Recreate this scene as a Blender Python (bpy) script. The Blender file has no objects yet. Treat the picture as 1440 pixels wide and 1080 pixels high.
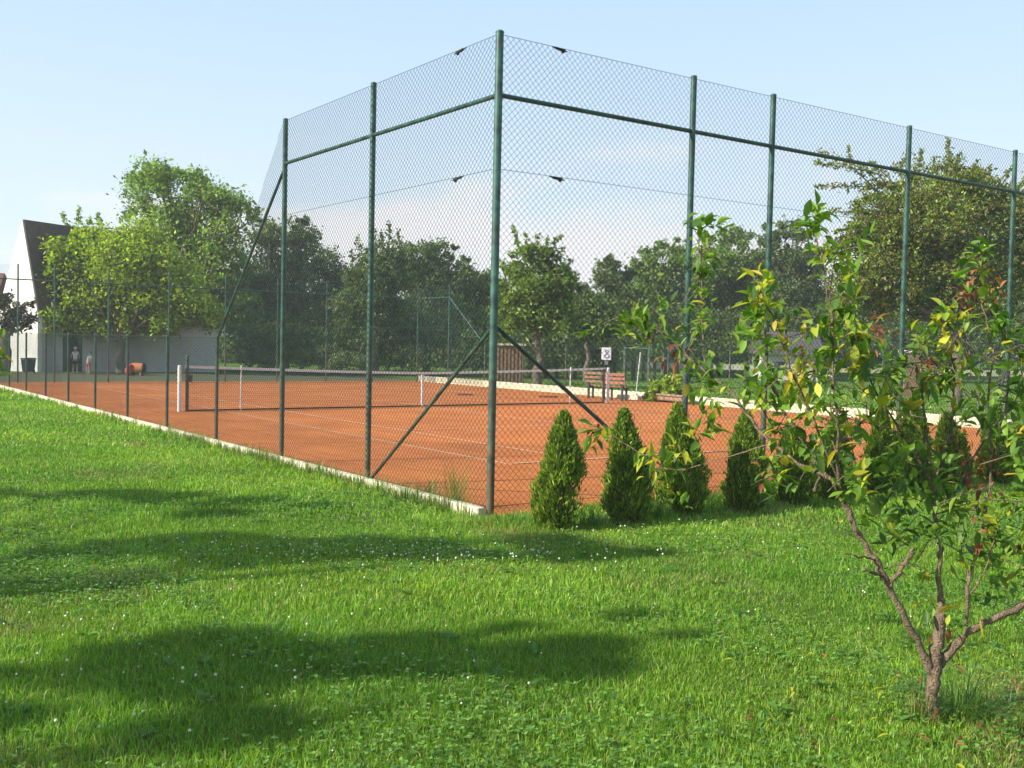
import bpy, math, random
import numpy as np
from math import sin, cos, tan, pi, radians, sqrt, atan2
from mathutils import Vector, Matrix

random.seed(7); rng = np.random.default_rng(11)
sc = bpy.context.scene
col = sc.collection

# ------------------------------------------------------------------ camera
F_PX, PITCH, ROLL, CAM_H = 1466.69, 0.03897344, 0.0214748, 1.7537
Fv = np.array([0, cos(PITCH), -sin(PITCH)]); U0 = np.array([0, sin(PITCH), cos(PITCH)]); R0 = np.array([1., 0, 0])
Rv = R0*cos(ROLL)+U0*sin(ROLL); Uv = -R0*sin(ROLL)+U0*cos(ROLL)
CAM = np.array([0, 0, CAM_H])
def pix(px, py, d):
    "point seen at photo pixel px,py and at depth d"
    return CAM + d*(Fv + (px-720)/F_PX*Rv - (py-540)/F_PX*Uv)
def ground(px, py, z=0.):
    D = Fv + (px-720)/F_PX*Rv - (py-540)/F_PX*Uv
    s = (z-CAM_H)/D[2]; P = CAM+s*D; return np.array([P[0], P[1], z])
def horizon_depth(px, d):
    "ground point under pixel column px at depth d"
    P = pix(px, 500, d); return np.array([P[0], P[1], 0.])

# court frame: a along the net (left to right), b towards the near baseline
NX, NY, TH = -2.3944963, 27.8872794, 0.6154521
uu = np.array([cos(TH), sin(TH)]); vv = np.array([sin(TH), -cos(TH)])
def W(a, b, z=0.): 
    w = np.array([NX, NY]) + uu*a + vv*b
    return np.array([w[0], w[1], z])
def toc(x, y):
    dx, dy = x-NX, y-NY
    return dx*uu[0]+dy*uu[1], dx*vv[0]+dy*vv[1]

# ------------------------------------------------------------------ helpers
def tag(o, label=None, cat=None, group=None, kind=None):
    if label: o['label'] = label
    if cat: o['category'] = cat
    if group: o['group'] = group
    if kind: o['kind'] = kind
    return o
def empty(name, loc, label, cat, group=None):
    o = bpy.data.objects.new(name, None); col.objects.link(o)
    o.location = Vector([float(v) for v in loc]); o.empty_display_size = .1
    return tag(o, label, cat, group)
def link_mesh(me, name, mat, parent=None):
    o = bpy.data.objects.new(name, me); col.objects.link(o)
    if mat: me.materials.append(mat)
    if parent is not None: o.parent = parent
    return o

class MB:
    def __init__(s): s.v = []; s.f = []; s.sm = []
    def add(s, vs, fs, smooth=False):
        n = len(s.v); s.v += [tuple(map(float, p)) for p in vs]
        s.f += [tuple(i+n for i in f) for f in fs]; s.sm += [smooth]*len(fs)
    def box(s, c, sx, sy, sz, ax=None, ay=None, az=None, bev=0.0):
        ax = np.array([1., 0, 0]) if ax is None else np.array(ax, float); ay = np.array([0, 1., 0]) if ay is None else np.array(ay, float)
        az = np.array([0, 0, 1.]) if az is None else np.array(az, float)
        c = np.array(c, float)
        if bev <= 0:
            P = [c+ax*i*sx/2+ay*j*sy/2+az*k*sz/2 for k in (-1, 1) for j in (-1, 1) for i in (-1, 1)]
            s.add(P, [(0, 2, 3, 1), (4, 5, 7, 6), (0, 1, 5, 4), (1, 3, 7, 5), (3, 2, 6, 7), (2, 0, 4, 6)])
        else:
            b = bev; rings = []
            for zz, ins in ((-sz/2, b), (-sz/2+b, 0), (sz/2-b, 0), (sz/2, b)):
                X, Y = sx/2-ins, sy/2-ins; r = b
                pts = [(X-r, -Y), (X, -Y+r), (X, Y-r), (X-r, Y), (-X+r, Y), (-X, Y-r), (-X, -Y+r), (-X+r, -Y)]
                rings.append([c+ax*x+ay*y+az*zz for x, y in pts])
            P = [p for r_ in rings for p in r_]; F = [tuple(range(7, -1, -1)), tuple(range(24, 32))]
            for k in range(3):
                for i in range(8): F.append((k*8+i, k*8+(i+1) % 8, k*8+8+(i+1) % 8, k*8+8+i))
            s.add(P, F)
    def tube(s, pts, rad, n=8, cap=True, smooth=True):
        pts = [np.array(p, float) for p in pts]
        if not hasattr(rad, '__len__'): rad = [rad]*len(pts)
        P = []; prev = None
        for i, p in enumerate(pts):
            t = pts[min(i+1, len(pts)-1)]-pts[max(i-1, 0)]; t = t/(np.linalg.norm(t)+1e-12)
            if prev is None:
                a = np.array([0, 0, 1.]) if abs(t[2]) < .9 else np.array([1., 0, 0]); x = np.cross(t, a)
            else: x = prev - t*(prev@t)
            x = x/(np.linalg.norm(x)+1e-12); prev = x; y = np.cross(t, x)
            for k in range(n):
                an = 2*pi*k/n; P.append(p+rad[i]*(cos(an)*x+sin(an)*y))
        F = []
        for i in range(len(pts)-1):
            for k in range(n): F.append((i*n+k, i*n+(k+1) % n, (i+1)*n+(k+1) % n, (i+1)*n+k))
        s.add(P, F, smooth)
        if cap:
            s.add(P[:n], [tuple(range(n-1, -1, -1))]); s.add(P[-n:], [tuple(range(n))])
    def ball(s, c, r, nu=12, nv=8, sc=(1, 1, 1)):
        P = []; 
        for j in range(nv+1):
            for i in range(nu):
                th = pi*j/nv; ph = 2*pi*i/nu
                P.append((c[0]+r*sc[0]*sin(th)*cos(ph), c[1]+r*sc[1]*sin(th)*sin(ph), c[2]+r*sc[2]*cos(th)))
        F = [(j*nu+i, (j+1)*nu+i, (j+1)*nu+(i+1) % nu, j*nu+(i+1) % nu) for j in range(nv) for i in range(nu)]
        s.add(P, F, True)
    def prism(s, poly, off):
        "polygon of 3-D points extruded by vector off"
        n = len(poly); A = [np.array(p, float) for p in poly]; B = [p+np.array(off, float) for p in A]
        s.add(A+B, [tuple(range(n-1, -1, -1)), tuple(range(n, 2*n))]+[(i, (i+1) % n, (i+1) % n+n, i+n) for i in range(n)])
    def build(s, name, mat, parent=None, wear=None):
        me = bpy.data.meshes.new(name)
        off = np.array(parent_world(parent)) if parent is not None else np.zeros(3)
        V = np.array(s.v)-off
        me.from_pydata([tuple(p) for p in V], [], s.f)
        me.polygons.foreach_set('use_smooth', s.sm)
        me.update()
        return link_mesh(me, name, mat, parent)
def parent_world(p):
    l = Vector((0, 0, 0))
    while p is not None: l = l+p.location; p = p.parent
    return tuple(l)

def np_mesh(name, V, nper, mat, parent=None, colr=None, quads=None, smooth=False):
    """V: (N, nper, 3) vertices, quads: list of index tuples inside one element; colr: (N,3) colour of each element"""
    N = V.shape[0]; V = V.copy()
    if parent is not None: V -= np.array(parent_world(parent))
    loops = []; starts = []; tot = []
    base = np.arange(N)*nper
    L = [np.array(q) for q in quads]
    per = sum(len(q) for q in L)
    idx = np.concatenate([base[:, None]+q[None, :] for q in L], axis=1)  # N, per
    st = []; acc = 0
    for q in L: st.append(acc); acc += len(q)
    starts = (np.arange(N)[:, None]*per+np.array(st)[None, :]).ravel()
    tot = np.tile(np.array([len(q) for q in L]), N)
    me = bpy.data.meshes.new(name)
    me.vertices.add(N*nper); me.vertices.foreach_set('co', V.astype(np.float32).ravel())
    me.loops.add(N*per); me.loops.foreach_set('vertex_index', idx.astype(np.int32).ravel())
    me.polygons.add(len(starts)); me.polygons.foreach_set('loop_start', starts.astype(np.int32)); me.polygons.foreach_set('loop_total', tot.astype(np.int32))
    if smooth: me.polygons.foreach_set('use_smooth', np.ones(len(starts), bool))
    me.update(calc_edges=True)
    if colr is not None:
        at = me.color_attributes.new('tint', 'FLOAT_COLOR', 'POINT')
        c = np.ones((N, nper, 4), np.float32); c[:, :, :3] = colr[:, None, :]
        at.data.foreach_set('color', c.ravel())
    return link_mesh(me, name, mat, parent)

# ------------------------------------------------------------------ materials
def nmat(name):
    m = bpy.data.materials.new(name); m.use_nodes = True
    return m, m.node_tree, m.node_tree.nodes['Principled BSDF'], m.node_tree.nodes['Material Output']
def surf(name, base, var=None, scale=8., rough=.8, bump=0., metal=0., bscale=None, spec=.3, detail=6):
    m, t, p, o = nmat(name)
    p.inputs['Roughness'].default_value = rough; p.inputs['Metallic'].default_value = metal; p.inputs['Specular IOR Level'].default_value = spec
    tc = t.nodes.new('ShaderNodeNewGeometry')
    n = t.nodes.new('ShaderNodeTexNoise'); n.inputs['Scale'].default_value = scale; n.inputs['Detail'].default_value = detail; n.inputs['Roughness'].default_value = .65
    t.links.new(tc.outputs['Position'], n.inputs['Vector'])
    r = t.nodes.new('ShaderNodeValToRGB'); r.color_ramp.elements[0].position = .32; r.color_ramp.elements[1].position = .68
    v = var or tuple(c*.75 for c in base)
    r.color_ramp.elements[0].color = (*v, 1); r.color_ramp.elements[1].color = (*base, 1)
    t.links.new(n.outputs['Fac'], r.inputs['Fac']); t.links.new(r.outputs['Color'], p.inputs['Base Color'])
    if bump:
        b = t.nodes.new('ShaderNodeBump'); b.inputs['Strength'].default_value = bump; b.inputs['Distance'].default_value = .02
        n2 = t.nodes.new('ShaderNodeTexNoise'); n2.inputs['Scale'].default_value = bscale or scale*4; n2.inputs['Detail'].default_value = 8
        t.links.new(tc.outputs['Position'], n2.inputs['Vector'])
        t.links.new(n2.outputs['Fac'], b.inputs['Height']); t.links.new(b.outputs['Normal'], p.inputs['Normal'])
    return m
def leafmat(name, trans=.45, rough=.5, spec=.35, gain=1.):
    m, t, p, o = nmat(name)
    a = t.nodes.new('ShaderNodeAttribute'); a.attribute_name = 'tint'
    p.inputs['Roughness'].default_value = rough; p.inputs['Specular IOR Level'].default_value = spec
    tr = t.nodes.new('ShaderNodeBsdfTranslucent'); mx = t.nodes.new('ShaderNodeMixShader'); mx.inputs['Fac'].default_value = trans
    hs = t.nodes.new('ShaderNodeMix'); hs.data_type = 'RGBA'; hs.blend_type = 'MULTIPLY'; hs.inputs['Factor'].default_value = 1.
    hs.inputs['B'].default_value = (1.25, 1.35, .55, 1)
    t.links.new(a.outputs['Color'], p.inputs['Base Color'])
    t.links.new(a.outputs['Color'], hs.inputs['A']); t.links.new(hs.outputs['Result'], tr.inputs['Color'])
    t.links.new(p.outputs['BSDF'], mx.inputs[1]); t.links.new(tr.outputs['BSDF'], mx.inputs[2]); t.links.new(mx.outputs['Shader'], o.inputs['Surface'])
    return m

M = {}
HAZE = .0009
M['leaf'] = leafmat('leaf'); M['grassblade'] = leafmat('grass_blade', .4, .45, .3)
M['needle'] = leafmat('needle', .25, .6, .2)
M['bark'] = surf('bark', (.20, .155, .11), (.09, .07, .05), 14, .9, .6)
M['barkpale'] = surf('bark_pale', (.36, .31, .24), (.2, .16, .12), 14, .9, .5)
M['barkyoung'] = surf('bark_young', (.26, .19, .125), (.085, .055, .036), 40, .85, 1., bscale=110)
M['white'] = surf('white_paint', (.78, .78, .76), (.62, .60, .56), 20, .5)
M['whitewall'] = surf('white_render', (.85, .84, .80), (.72, .70, .66), 1.5, .9, .3)
M['greywall'] = surf('grey_render', (.58, .565, .53), (.48, .47, .44), 1.2, .9, .3)
M['roof'] = surf('dark_roof', (.10, .078, .066), (.06, .048, .042), 3, .8, .5)
M['redroof'] = surf('red_roof', (.17, .06, .045), (.09, .035, .03), 5, .8, .5)
M['dark'] = surf('dark_opening', (.03, .03, .032), None, 5, .5)
M['bluebin'] = surf('blue_plastic', (.035, .05, .12), (.025, .035, .08), 9, .45)
M['wood'] = surf('brown_boards', (.30, .19, .12), (.17, .10, .065), 6, .8, .4)
M['redwood'] = surf('red_slats', (.34, .13, .09), (.22, .09, .07), 12, .8)
M['cream'] = surf('cream', (.66, .58, .40), (.5, .42, .28), 3, .85)
M['yellowwall'] = surf('yellow_render', (.62, .42, .12), (.5, .33, .09), 3, .85)
M['orange'] = surf('orange_paint', (.60, .22, .07), (.42, .14, .05), 10, .6)
M['net'] = surf('black_cord', (.022, .03, .026), None, 5, .8)
M['tape'] = surf('net_tape', (.72, .72, .70), (.55, .54, .5), 12, .8)
M['skin'] = surf('skin', (.50, .28, .19), (.42, .22, .15), 10, .6)
M['tshirt'] = surf('white_cloth', (.75, .75, .74), (.6, .6, .6), 12, .9)
M['redcloth'] = surf('red_cloth', (.50, .06, .05), (.35, .04, .04), 12, .9)
M['darkcloth'] = surf('dark_cloth', (.05, .05, .06), None, 12, .9)
M['hair'] = surf('hair', (.05, .03, .02), None, 30, .7)
M['signwhite'] = surf('sign_white', (.72, .73, .76), (.6, .6, .64), 15, .5)
M['signgrey'] = surf('sign_grey', (.16, .17, .22), None, 15, .5)
M['petal'] = surf('clover_petal', (.62, .62, .50), (.42, .42, .3), 60, .8)

def post_mat():
    m, t, p, o = nmat('green_post_paint')
    g = t.nodes.new('ShaderNodeNewGeometry'); sp = t.nodes.new('ShaderNodeSeparateXYZ'); t.links.new(g.outputs['Position'], sp.inputs[0])
    n = t.nodes.new('ShaderNodeTexNoise'); n.inputs['Scale'].default_value = 9; n.inputs['Detail'].default_value = 7; t.links.new(g.outputs['Position'], n.inputs['Vector'])
    r = t.nodes.new('ShaderNodeValToRGB'); r.color_ramp.elements[0].position = .35; r.color_ramp.elements[1].position = .7
    r.color_ramp.elements[0].color = (.010, .034, .028, 1); r.color_ramp.elements[1].color = (.040, .125, .095, 1)
    t.links.new(n.outputs['Fac'], r.inputs['Fac'])
    # clay dust washed up the lower part of the posts
    mr = t.nodes.new('ShaderNodeMapRange'); mr.inputs['From Min'].default_value = 0.1; mr.inputs['From Max'].default_value = 1.9
    mr.inputs['To Min'].default_value = .85; mr.inputs['To Max'].default_value = 0.
    t.links.new(sp.outputs['Z'], mr.inputs['Value'])
    mu = t.nodes.new('ShaderNodeMath'); mu.operation = 'MULTIPLY'; t.links.new(mr.outputs[0], mu.inputs[0])
    n2 = t.nodes.new('ShaderNodeTexNoise'); n2.inputs['Scale'].default_value = 18; n2.inputs['Detail'].default_value = 6; t.links.new(g.outputs['Position'], n2.inputs['Vector'])
    r2 = t.nodes.new('ShaderNodeValToRGB'); r2.color_ramp.elements[0].position = .3; r2.color_ramp.elements[1].position = .6; t.links.new(n2.outputs['Fac'], r2.inputs['Fac'])
    t.links.new(r2.outputs['Color'], mu.inputs[1])
    mx = t.nodes.new('ShaderNodeMix'); mx.data_type = 'RGBA'; t.links.new(mu.outputs[0], mx.inputs['Factor'])
    t.links.new(r.outputs['Color'], mx.inputs['A']); mx.inputs['B'].default_value = (.16, .075, .035, 1)
    t.links.new(mx.outputs['Result'], p.inputs['Base Color']); p.inputs['Roughness'].default_value = .45
    return m
M['post'] = post_mat()
M['wire'] = surf('green_wire', (.028, .055, .046), (.018, .036, .030), 6, .85, spec=.1)

def clay_mat():
    m, t, p, o = nmat('red_clay'); p.inputs['Roughness'].default_value = .95; p.inputs['Specular IOR Level'].default_value = .1
    g = t.nodes.new('ShaderNodeNewGeometry')
    def noise(s, d=8):
        n = t.nodes.new('ShaderNodeTexNoise'); n.inputs['Scale'].default_value = s; n.inputs['Detail'].default_value = d; n.inputs['Roughness'].default_value = .7
        t.links.new(g.outputs['Position'], n.inputs['Vector']); return n
    r = t.nodes.new('ShaderNodeValToRGB'); r.color_ramp.elements[0].position = .3; r.color_ramp.elements[1].position = .7
    r.color_ramp.elements[0].color = (.37, .120, .040, 1); r.color_ramp.elements[1].color = (.57, .195, .055, 1)
    t.links.new(noise(.5).outputs['Fac'], r.inputs['Fac'])
    r2 = t.nodes.new('ShaderNodeValToRGB'); r2.color_ramp.elements[0].position = .35; r2.color_ramp.elements[1].position = .65
    r2.color_ramp.elements[0].color = (.82, .80, .78, 1); r2.color_ramp.elements[1].color = (1.06, 1.04, 1.02, 1)
    t.links.new(noise(14).outputs['Fac'], r2.inputs['Fac'])
    mx = t.nodes.new('ShaderNodeMix'); mx.data_type = 'RGBA'; mx.blend_type = 'MULTIPLY'; mx.inputs['Factor'].default_value = 1
    t.links.new(r.outputs['Color'], mx.inputs['A']); t.links.new(r2.outputs['Color'], mx.inputs['B']); t.links.new(mx.outputs['Result'], p.inputs['Base Color'])
    mp = t.nodes.new('ShaderNodeMapping'); mp.vector_type = 'TEXTURE'; mp.inputs['Rotation'].default_value = (0, 0, TH); mp.inputs['Scale'].default_value = (.16, 2.6, 1); t.links.new(g.outputs['Position'], mp.inputs['Vector'])
    n3 = t.nodes.new('ShaderNodeTexNoise'); n3.inputs['Scale'].default_value = 1.; n3.inputs['Detail'].default_value = 6; n3.inputs['Roughness'].default_value = .75; t.links.new(mp.outputs[0], n3.inputs['Vector'])
    r3 = t.nodes.new('ShaderNodeValToRGB'); r3.color_ramp.elements[0].position = .34; r3.color_ramp.elements[1].position = .62
    r3.color_ramp.elements[0].color = (.80, .76, .74, 1); r3.color_ramp.elements[1].color = (1.04, 1.05, 1.06, 1); t.links.new(n3.outputs['Fac'], r3.inputs['Fac'])
    mx2 = t.nodes.new('ShaderNodeMix'); mx2.data_type = 'RGBA'; mx2.blend_type = 'MULTIPLY'; mx2.inputs['Factor'].default_value = 1
    t.links.new(mx.outputs['Result'], mx2.inputs['A']); t.links.new(r3.outputs['Color'], mx2.inputs['B']); t.links.new(mx2.outputs['Result'], p.inputs['Base Color'])
    b = t.nodes.new('ShaderNodeBump'); b.inputs['Strength'].default_value = .5; b.inputs['Distance'].default_value = .01
    t.links.new(noise(45).outputs['Fac'], b.inputs['Height']); t.links.new(b.outputs['Normal'], p.inputs['Normal'])
    return m
M['clay'] = clay_mat()
M['line'] = surf('chalk_line', (.70, .47, .33), (.50, .22, .11), 9, .95)
M['curb'] = surf('pale_concrete', (.60, .56, .43), (.40, .36, .25), 5, .95, .5)
def ground_mat():
    m, t, p, o = nmat('lawn_soil'); p.inputs['Roughness'].default_value = 1; p.inputs['Specular IOR Level'].default_value = .05
    g = t.nodes.new('ShaderNodeNewGeometry')
    def noise(s, d=10):
        n = t.nodes.new('ShaderNodeTexNoise'); n.inputs['Scale'].default_value = s; n.inputs['Detail'].default_value = d; n.inputs['Roughness'].default_value = .72
        t.links.new(g.outputs['Position'], n.inputs['Vector']); return n
    r = t.nodes.new('ShaderNodeValToRGB'); e = r.color_ramp.elements; e[0].position = .3; e[1].position = .7
    e[0].color = (.045, .09, .016, 1); e[1].color = (.17, .28, .04, 1)
    k = e.new(.5); k.color = (.10, .185, .026, 1)
    t.links.new(noise(9).outputs['Fac'], r.inputs['Fac']); t.links.new(r.outputs['Color'], p.inputs['Base Color'])
    b = t.nodes.new('ShaderNodeBump'); b.inputs['Strength'].default_value = 1; b.inputs['Distance'].default_value = .05
    t.links.new(noise(30).outputs['Fac'], b.inputs['Height']); t.links.new(b.outputs['Normal'], p.inputs['Normal'])
    return m
M['ground'] = ground_mat()

# ------------------------------------------------------------------ ground and court
g = MB(); g.add([(-300, -60, 0), (300, -60, 0), (300, 500, 0), (-300, 500, 0)], [(0, 1, 2, 3)])
tag(g.build('ground', M['ground']), kind='structure')
AL, AR, BN, BF = -8.3, 8.9, 15.55, -15.7
c = MB(); c.add([W(AL+.05, BF-.3, .006), W(AR, BF-.3, .006), W(AR, BN+.02, .006), W(AL+.05, BN+.02, .006)], [(0, 3, 2, 1)])
o = tag(c.build('court_surface', M['clay']), 'red clay tennis court surface inside the green wire fences', kind='structure')
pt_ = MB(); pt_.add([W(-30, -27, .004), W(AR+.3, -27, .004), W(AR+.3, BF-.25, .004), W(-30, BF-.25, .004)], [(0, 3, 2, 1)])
tag(pt_.build('shade_strip', surf('tree_shade_tone', (.11, .11, .055), (.065, .075, .035), 3, .95, .5)), kind='structure')  # dark strip: tree shade behind the far fence, painted into the ground colour
ln = MB()
def line(a0, b0, a1, b1, w=.05):
    p, q = W(a0, b0, .0105), W(a1, b1, .0105); d = (q-p)/np.linalg.norm(q-p); s = np.array([-d[1], d[0], 0])*w/2
    ln.add([p-s, q-s, q+s, p+s], [(0, 1, 2, 3)])
for s_ in (-1, 1):
    line(s_*5.485, -11.93, s_*5.485, 11.93); line(s_*4.115, -11.8, s_*4.115, 11.8)
    line(-5.44, s_*11.885, 5.44, s_*11.885, .07); line(-4.08, s_*6.40, 4.08, s_*6.40)
    line(0, s_*11.84, 0, s_*11.7)
line(0, -6.37, 0, 6.37)
# keep crossing strips at slightly different heights
for i in range(len(ln.v)): ln.v[i] = (ln.v[i][0], ln.v[i][1], ln.v[i][2]+.0012*(i//4))
tag(ln.build('court_lines', M['line']), kind='structure')

def bar(mb, P, Q, w, h, z0):
    P = np.array(P); Q = np.array(Q); L = np.linalg.norm(Q-P); d = (Q-P)/L; s = np.array([-d[1], d[0], 0])
    cc = (P+Q)/2; mb.box((cc[0], cc[1], z0+h/2), L, w, h, d, s, bev=.008)
kb = empty('concrete_kerb', W(AL-.06, BN), 'pale concrete kerb between the lawn and the left side of the clay court', 'kerb')
for k in range(13):
    m_ = MB(); b0 = BN-k*2.5; b1 = max(b0-2.49, BF); bar(m_, W(AL-.10+rng.normal(0, .006), b0), W(AL-.10+rng.normal(0, .006), b1), .09, .13, -.02); m_.build('kerb_stone', M['curb'], kb)
kb = empty('concrete_kerb', W(AR+.06, BF), 'taller whitish concrete kerb along the far right side of the clay court', 'kerb')
for k in range(16):
    b0 = BF+k*2.1
    if -1.0 > b0 > -2.4 or b0 > 16: continue
    m_ = MB(); bar(m_, W(AR+.10, b0), W(AR+.10, b0+2.09), .10, .27, -.02); m_.build('kerb_stone', M['curb'], kb)

# ------------------------------------------------------------------ fences
def wires(poly, pitch=.071, r=.0020, both=True):
    """chain-link wires inside a vertical convex polygon given as [(P3)...] in order; returns MB"""
    mb = MB(); P0 = np.array(poly[0]); d = np.array(poly[1])-P0; d[2] = 0; L = np.linalg.norm(d); d /= L
    nrm = np.array([-d[1], d[0], 0])
    pts = [((np.array(p)-P0)@d, p[2]) for p in poly]
    smin = min(p[0] for p in pts); smax = max(p[0] for p in pts); zmin = min(p[1] for p in pts); zmax = max(p[1] for p in pts)
    for sg in (1, -1):
        k0 = smin-zmax-.2 if sg == 1 else smin+zmin; k1 = smax-zmin if sg == 1 else smax+zmax+.2
        n0 = int(math.floor(k0/pitch)); n1 = int(math.ceil(k1/pitch))
        for n in range(n0, n1+1):
            c0 = n*pitch  # line s - sg*z = c0
            ints = []
            for i in range(len(pts)):
                (s1, z1), (s2, z2) = pts[i], pts[(i+1) % len(pts)]
                f1 = s1-sg*z1-c0; f2 = s2-sg*z2-c0
                if (f1 > 0) != (f2 > 0):
                    t = f1/(f1-f2); ints.append((s1+(s2-s1)*t, z1+(z2-z1)*t))
            if len(ints) == 2:
                A, B = ints
                if abs(A[0]-B[0]) < .01: continue
                a = P0+d*A[0]; a[2] = A[1]; b = P0+d*B[0]; b[2] = B[1]
                mb.tube([a+nrm*.0015*sg, b+nrm*.0015*sg], r, 3, False, False)
    return mb
def hwire(P, Q, r=.0025):
    m = MB(); m.tube([P, Q], r, 4, False); return m
def post(parent, a, b, h, r=.035, nm='post'):
    m = MB(); P = W(a, b, -.05); Q = W(a, b, h); m.tube([P, Q], r, 14); m.ball(W(a, b, h), r*1.12, 12, 6, (1, 1, .55))
    o = m.build(nm, M['post'], parent); return o
def seg(parent, P, Q, r, nm):
    m = MB(); m.tube([P, Q], r, 10); return m.build(nm, M['post'], parent)
def turnbuckle(parent, P, Q):
    m = MB(); P = np.array(P); Q = np.array(Q); d = Q-P
    m.tube([P, P+d*.2, P+d*.25, P+d*.8, P+d*.85, Q], [.005, .008, .015, .017, .008, .004], 8); m.ball(P+d*.7+np.array([0, 0, -.014]), .018, 8, 6)
    m.build('tensioner', M['net'], parent)

H, RAIL, LOW = 4.81, 4.20, 1.76
fen = empty('tall_wire_fence', W(AL, BN), 'tall green chain link fence round the near corner of the clay court', 'fence')
nearA = [AL, -5.63, -4.29, -1.54, 1.13, 3.8, 6.45, AR]
leftB = [BN, 12.9, 10.27]
post(fen, AL, BN, H, .041)
for a in nearA[1:]: post(fen, a, BN, H)
for b in leftB[1:]: post(fen, AL, b, H)
for a0, a1 in zip(nearA[:-1], nearA[1:]):
    wires([W(a0, BN+.035, .05), W(a1, BN+.035, .05), W(a1, BN+.035, H-.03), W(a0, BN+.035, H-.03)]).build('wire_mesh', M['wire'], fen)
    seg(fen, W(a0+.03, BN, RAIL), W(a1-.03, BN, RAIL), .024, 'rail')
for b0, b1 in zip(leftB[:-1], leftB[1:]):
    wires([W(AL-.035, b0, .05), W(AL-.035, b1, .05), W(AL-.035, b1, H-.03), W(AL-.035, b0, H-.03)]).build('wire_mesh', M['wire'], fen)
    seg(fen, W(AL, b0-.03, RAIL), W(AL, b1+.03, RAIL), .024, 'rail')
for z in (H-.03, 3.47, 1.9, .12):
    hwire(W(AL, BN+.037, z), W(AR, BN+.037, z)).build('tension_wire', M['wire'], fen)
    hwire(W(AL-.037, BN, z), W(AL-.037, 10.27, z)).build('tension_wire', M['wire'], fen)
for z in (H-.035, 3.465):
    turnbuckle(fen, W(AL+.62, BN+.04, z), W(AL+.82, BN+.04, z-.02)); turnbuckle(fen, W(AL-.04, BN-.55, z), W(AL-.04, BN-.78, z-.02))
seg(fen, W(AL+.03, BN-.03, 1.93), W(nearA[1]-.03, BN-.03, .08), .022, 'brace')
seg(fen, W(AL+.03, BN-.03, 1.93), W(AL+.03, leftB[1]+.03, .08), .022, 'brace')
# sloping bay down to the low side fence
seg(fen, W(AL, 10.27, RAIL-.05), W(AL, 7.62, LOW-.02), .022, 'brace')
wires([W(AL-.035, 10.27, .05), W(AL-.035, 7.6, .05), W(AL-.035, 7.6, LOW), W(AL-.035, 10.27, H-.03)]).build('wire_mesh', M['wire'], fen)

low = empty('low_wire_fence', W(AL, 7.6), 'low green wire fence with thin posts along the left side of the court', 'fence')
lb = [7.6-2.62*i for i in range(9)]+[BF]
for b in lb[:-1]: post(low, AL, b, LOW, .027)
for b0, b1 in zip(lb[:-1], lb[1:]):
    wires([W(AL-.03, b0, .05), W(AL-.03, b1, .05), W(AL-.03, b1, LOW-.03), W(AL-.03, b0, LOW-.03)]).build('wire_mesh', M['wire'], low)
    hwire(W(AL-.03, b0, LOW-.02), W(AL-.03, b1, LOW-.02), .005).build('tension_wire', M['wire'], low)

far = empty('tall_wire_fence', W(0, BF), 'tall green chain link fence closing the far end of the clay court, before the trees', 'fence')
fa = [AL, -7.2, -6.0, -4.15, -1.95, .25, 2.4, 4.55, 6.7, AR]
FR, FT = 3.62, 4.15
for a in fa: post(far, a, BF, FT, .03)
for a0, a1 in zip(fa[:-1], fa[1:]):
    wires([W(a0, BF, .05), W(a1, BF, .05), W(a1, BF, FT-.03), W(a0, BF, FT-.03)], r=.0015).build('wire_mesh', M['wire'], far)
    seg(far, W(a0+.03, BF, FR), W(a1-.03, BF, FR), .024, 'rail')
wires([W(AR, BF, .05), W(AR, BF+2.6, .05), W(AR, BF+2.6, FT), W(AR, BF, FT)]).build('wire_mesh', M['wire'], far)
post(far, AR, BF+2.6, FT, .03); seg(far, W(AR, BF+.03, FR), W(AR, BF+2.57, FR), .022, 'rail')
wires([W(AR, BF+2.6, .05), W(AR, BF+5.2, .05), W(AR, BF+5.2, LOW), W(AR, BF+2.6, FT)]).build('wire_mesh', M['wire'], far)
seg(far, W(AR, BF+2.6, FR), W(AR, BF+5.2, LOW), .022, 'brace')

rf = empty('low_wire_fence', W(AR+.1, BF+5.2), 'low green wire fence above the white kerb on the far right court side', 'fence')
rb = [BF+5.2+2.62*i for i in range(11)]
GATE = (-2.08, -.95)
rbb = [b for b in rb if not (GATE[0]-.6 < b < GATE[1]+.6)]+[GATE[0]-.05, GATE[1]+.05]
rbb = sorted(rbb)
for b in rbb: post(rf, AR+.1, b, LOW, .027)
for b0, b1 in zip(rbb[:-1], rbb[1:]):
    if abs(b0-(GATE[0]-.05)) < .01: continue
    wires([W(AR+.1, b0, .25), W(AR+.1, b1, .25), W(AR+.1, b1, LOW-.03), W(AR+.1, b0, LOW-.03)]).build('wire_mesh', M['wire'], rf)
    hwire(W(AR+.1, b0, LOW-.02), W(AR+.1, b1, LOW-.02), .006).build('tension_wire', M['wire'], rf)
gt = empty('court_gate', W(AR+.1, GATE[0]), 'narrow green framed wire gate in the far right fence beside the signboard', 'gate')
m = MB(); g0, g1 = GATE
for P, Q in ((W(AR+.1, g0, .12), W(AR+.1, g0, 1.68)), (W(AR+.1, g1, .12), W(AR+.1, g1, 1.68)), (W(AR+.1, g0, 1.68), W(AR+.1, g1, 1.68)), (W(AR+.1, g0, .12), W(AR+.1, g1, .12))): m.tube([P, Q], .024, 8)
gfr = m.build('gate_frame', M['post'], gt)
wires([W(AR+.1, g0, .12), W(AR+.1, g1, .12), W(AR+.1, g1, 1.68), W(AR+.1, g0, 1.68)]).build('wire_mesh', M['wire'], gt)
m = MB(); m.box(W(AR+.06, g1-.1, .9), .04, .16, .05, (*uu, 0), (*vv, 0)); m.build('handle', M['dark'], gfr)
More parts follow.
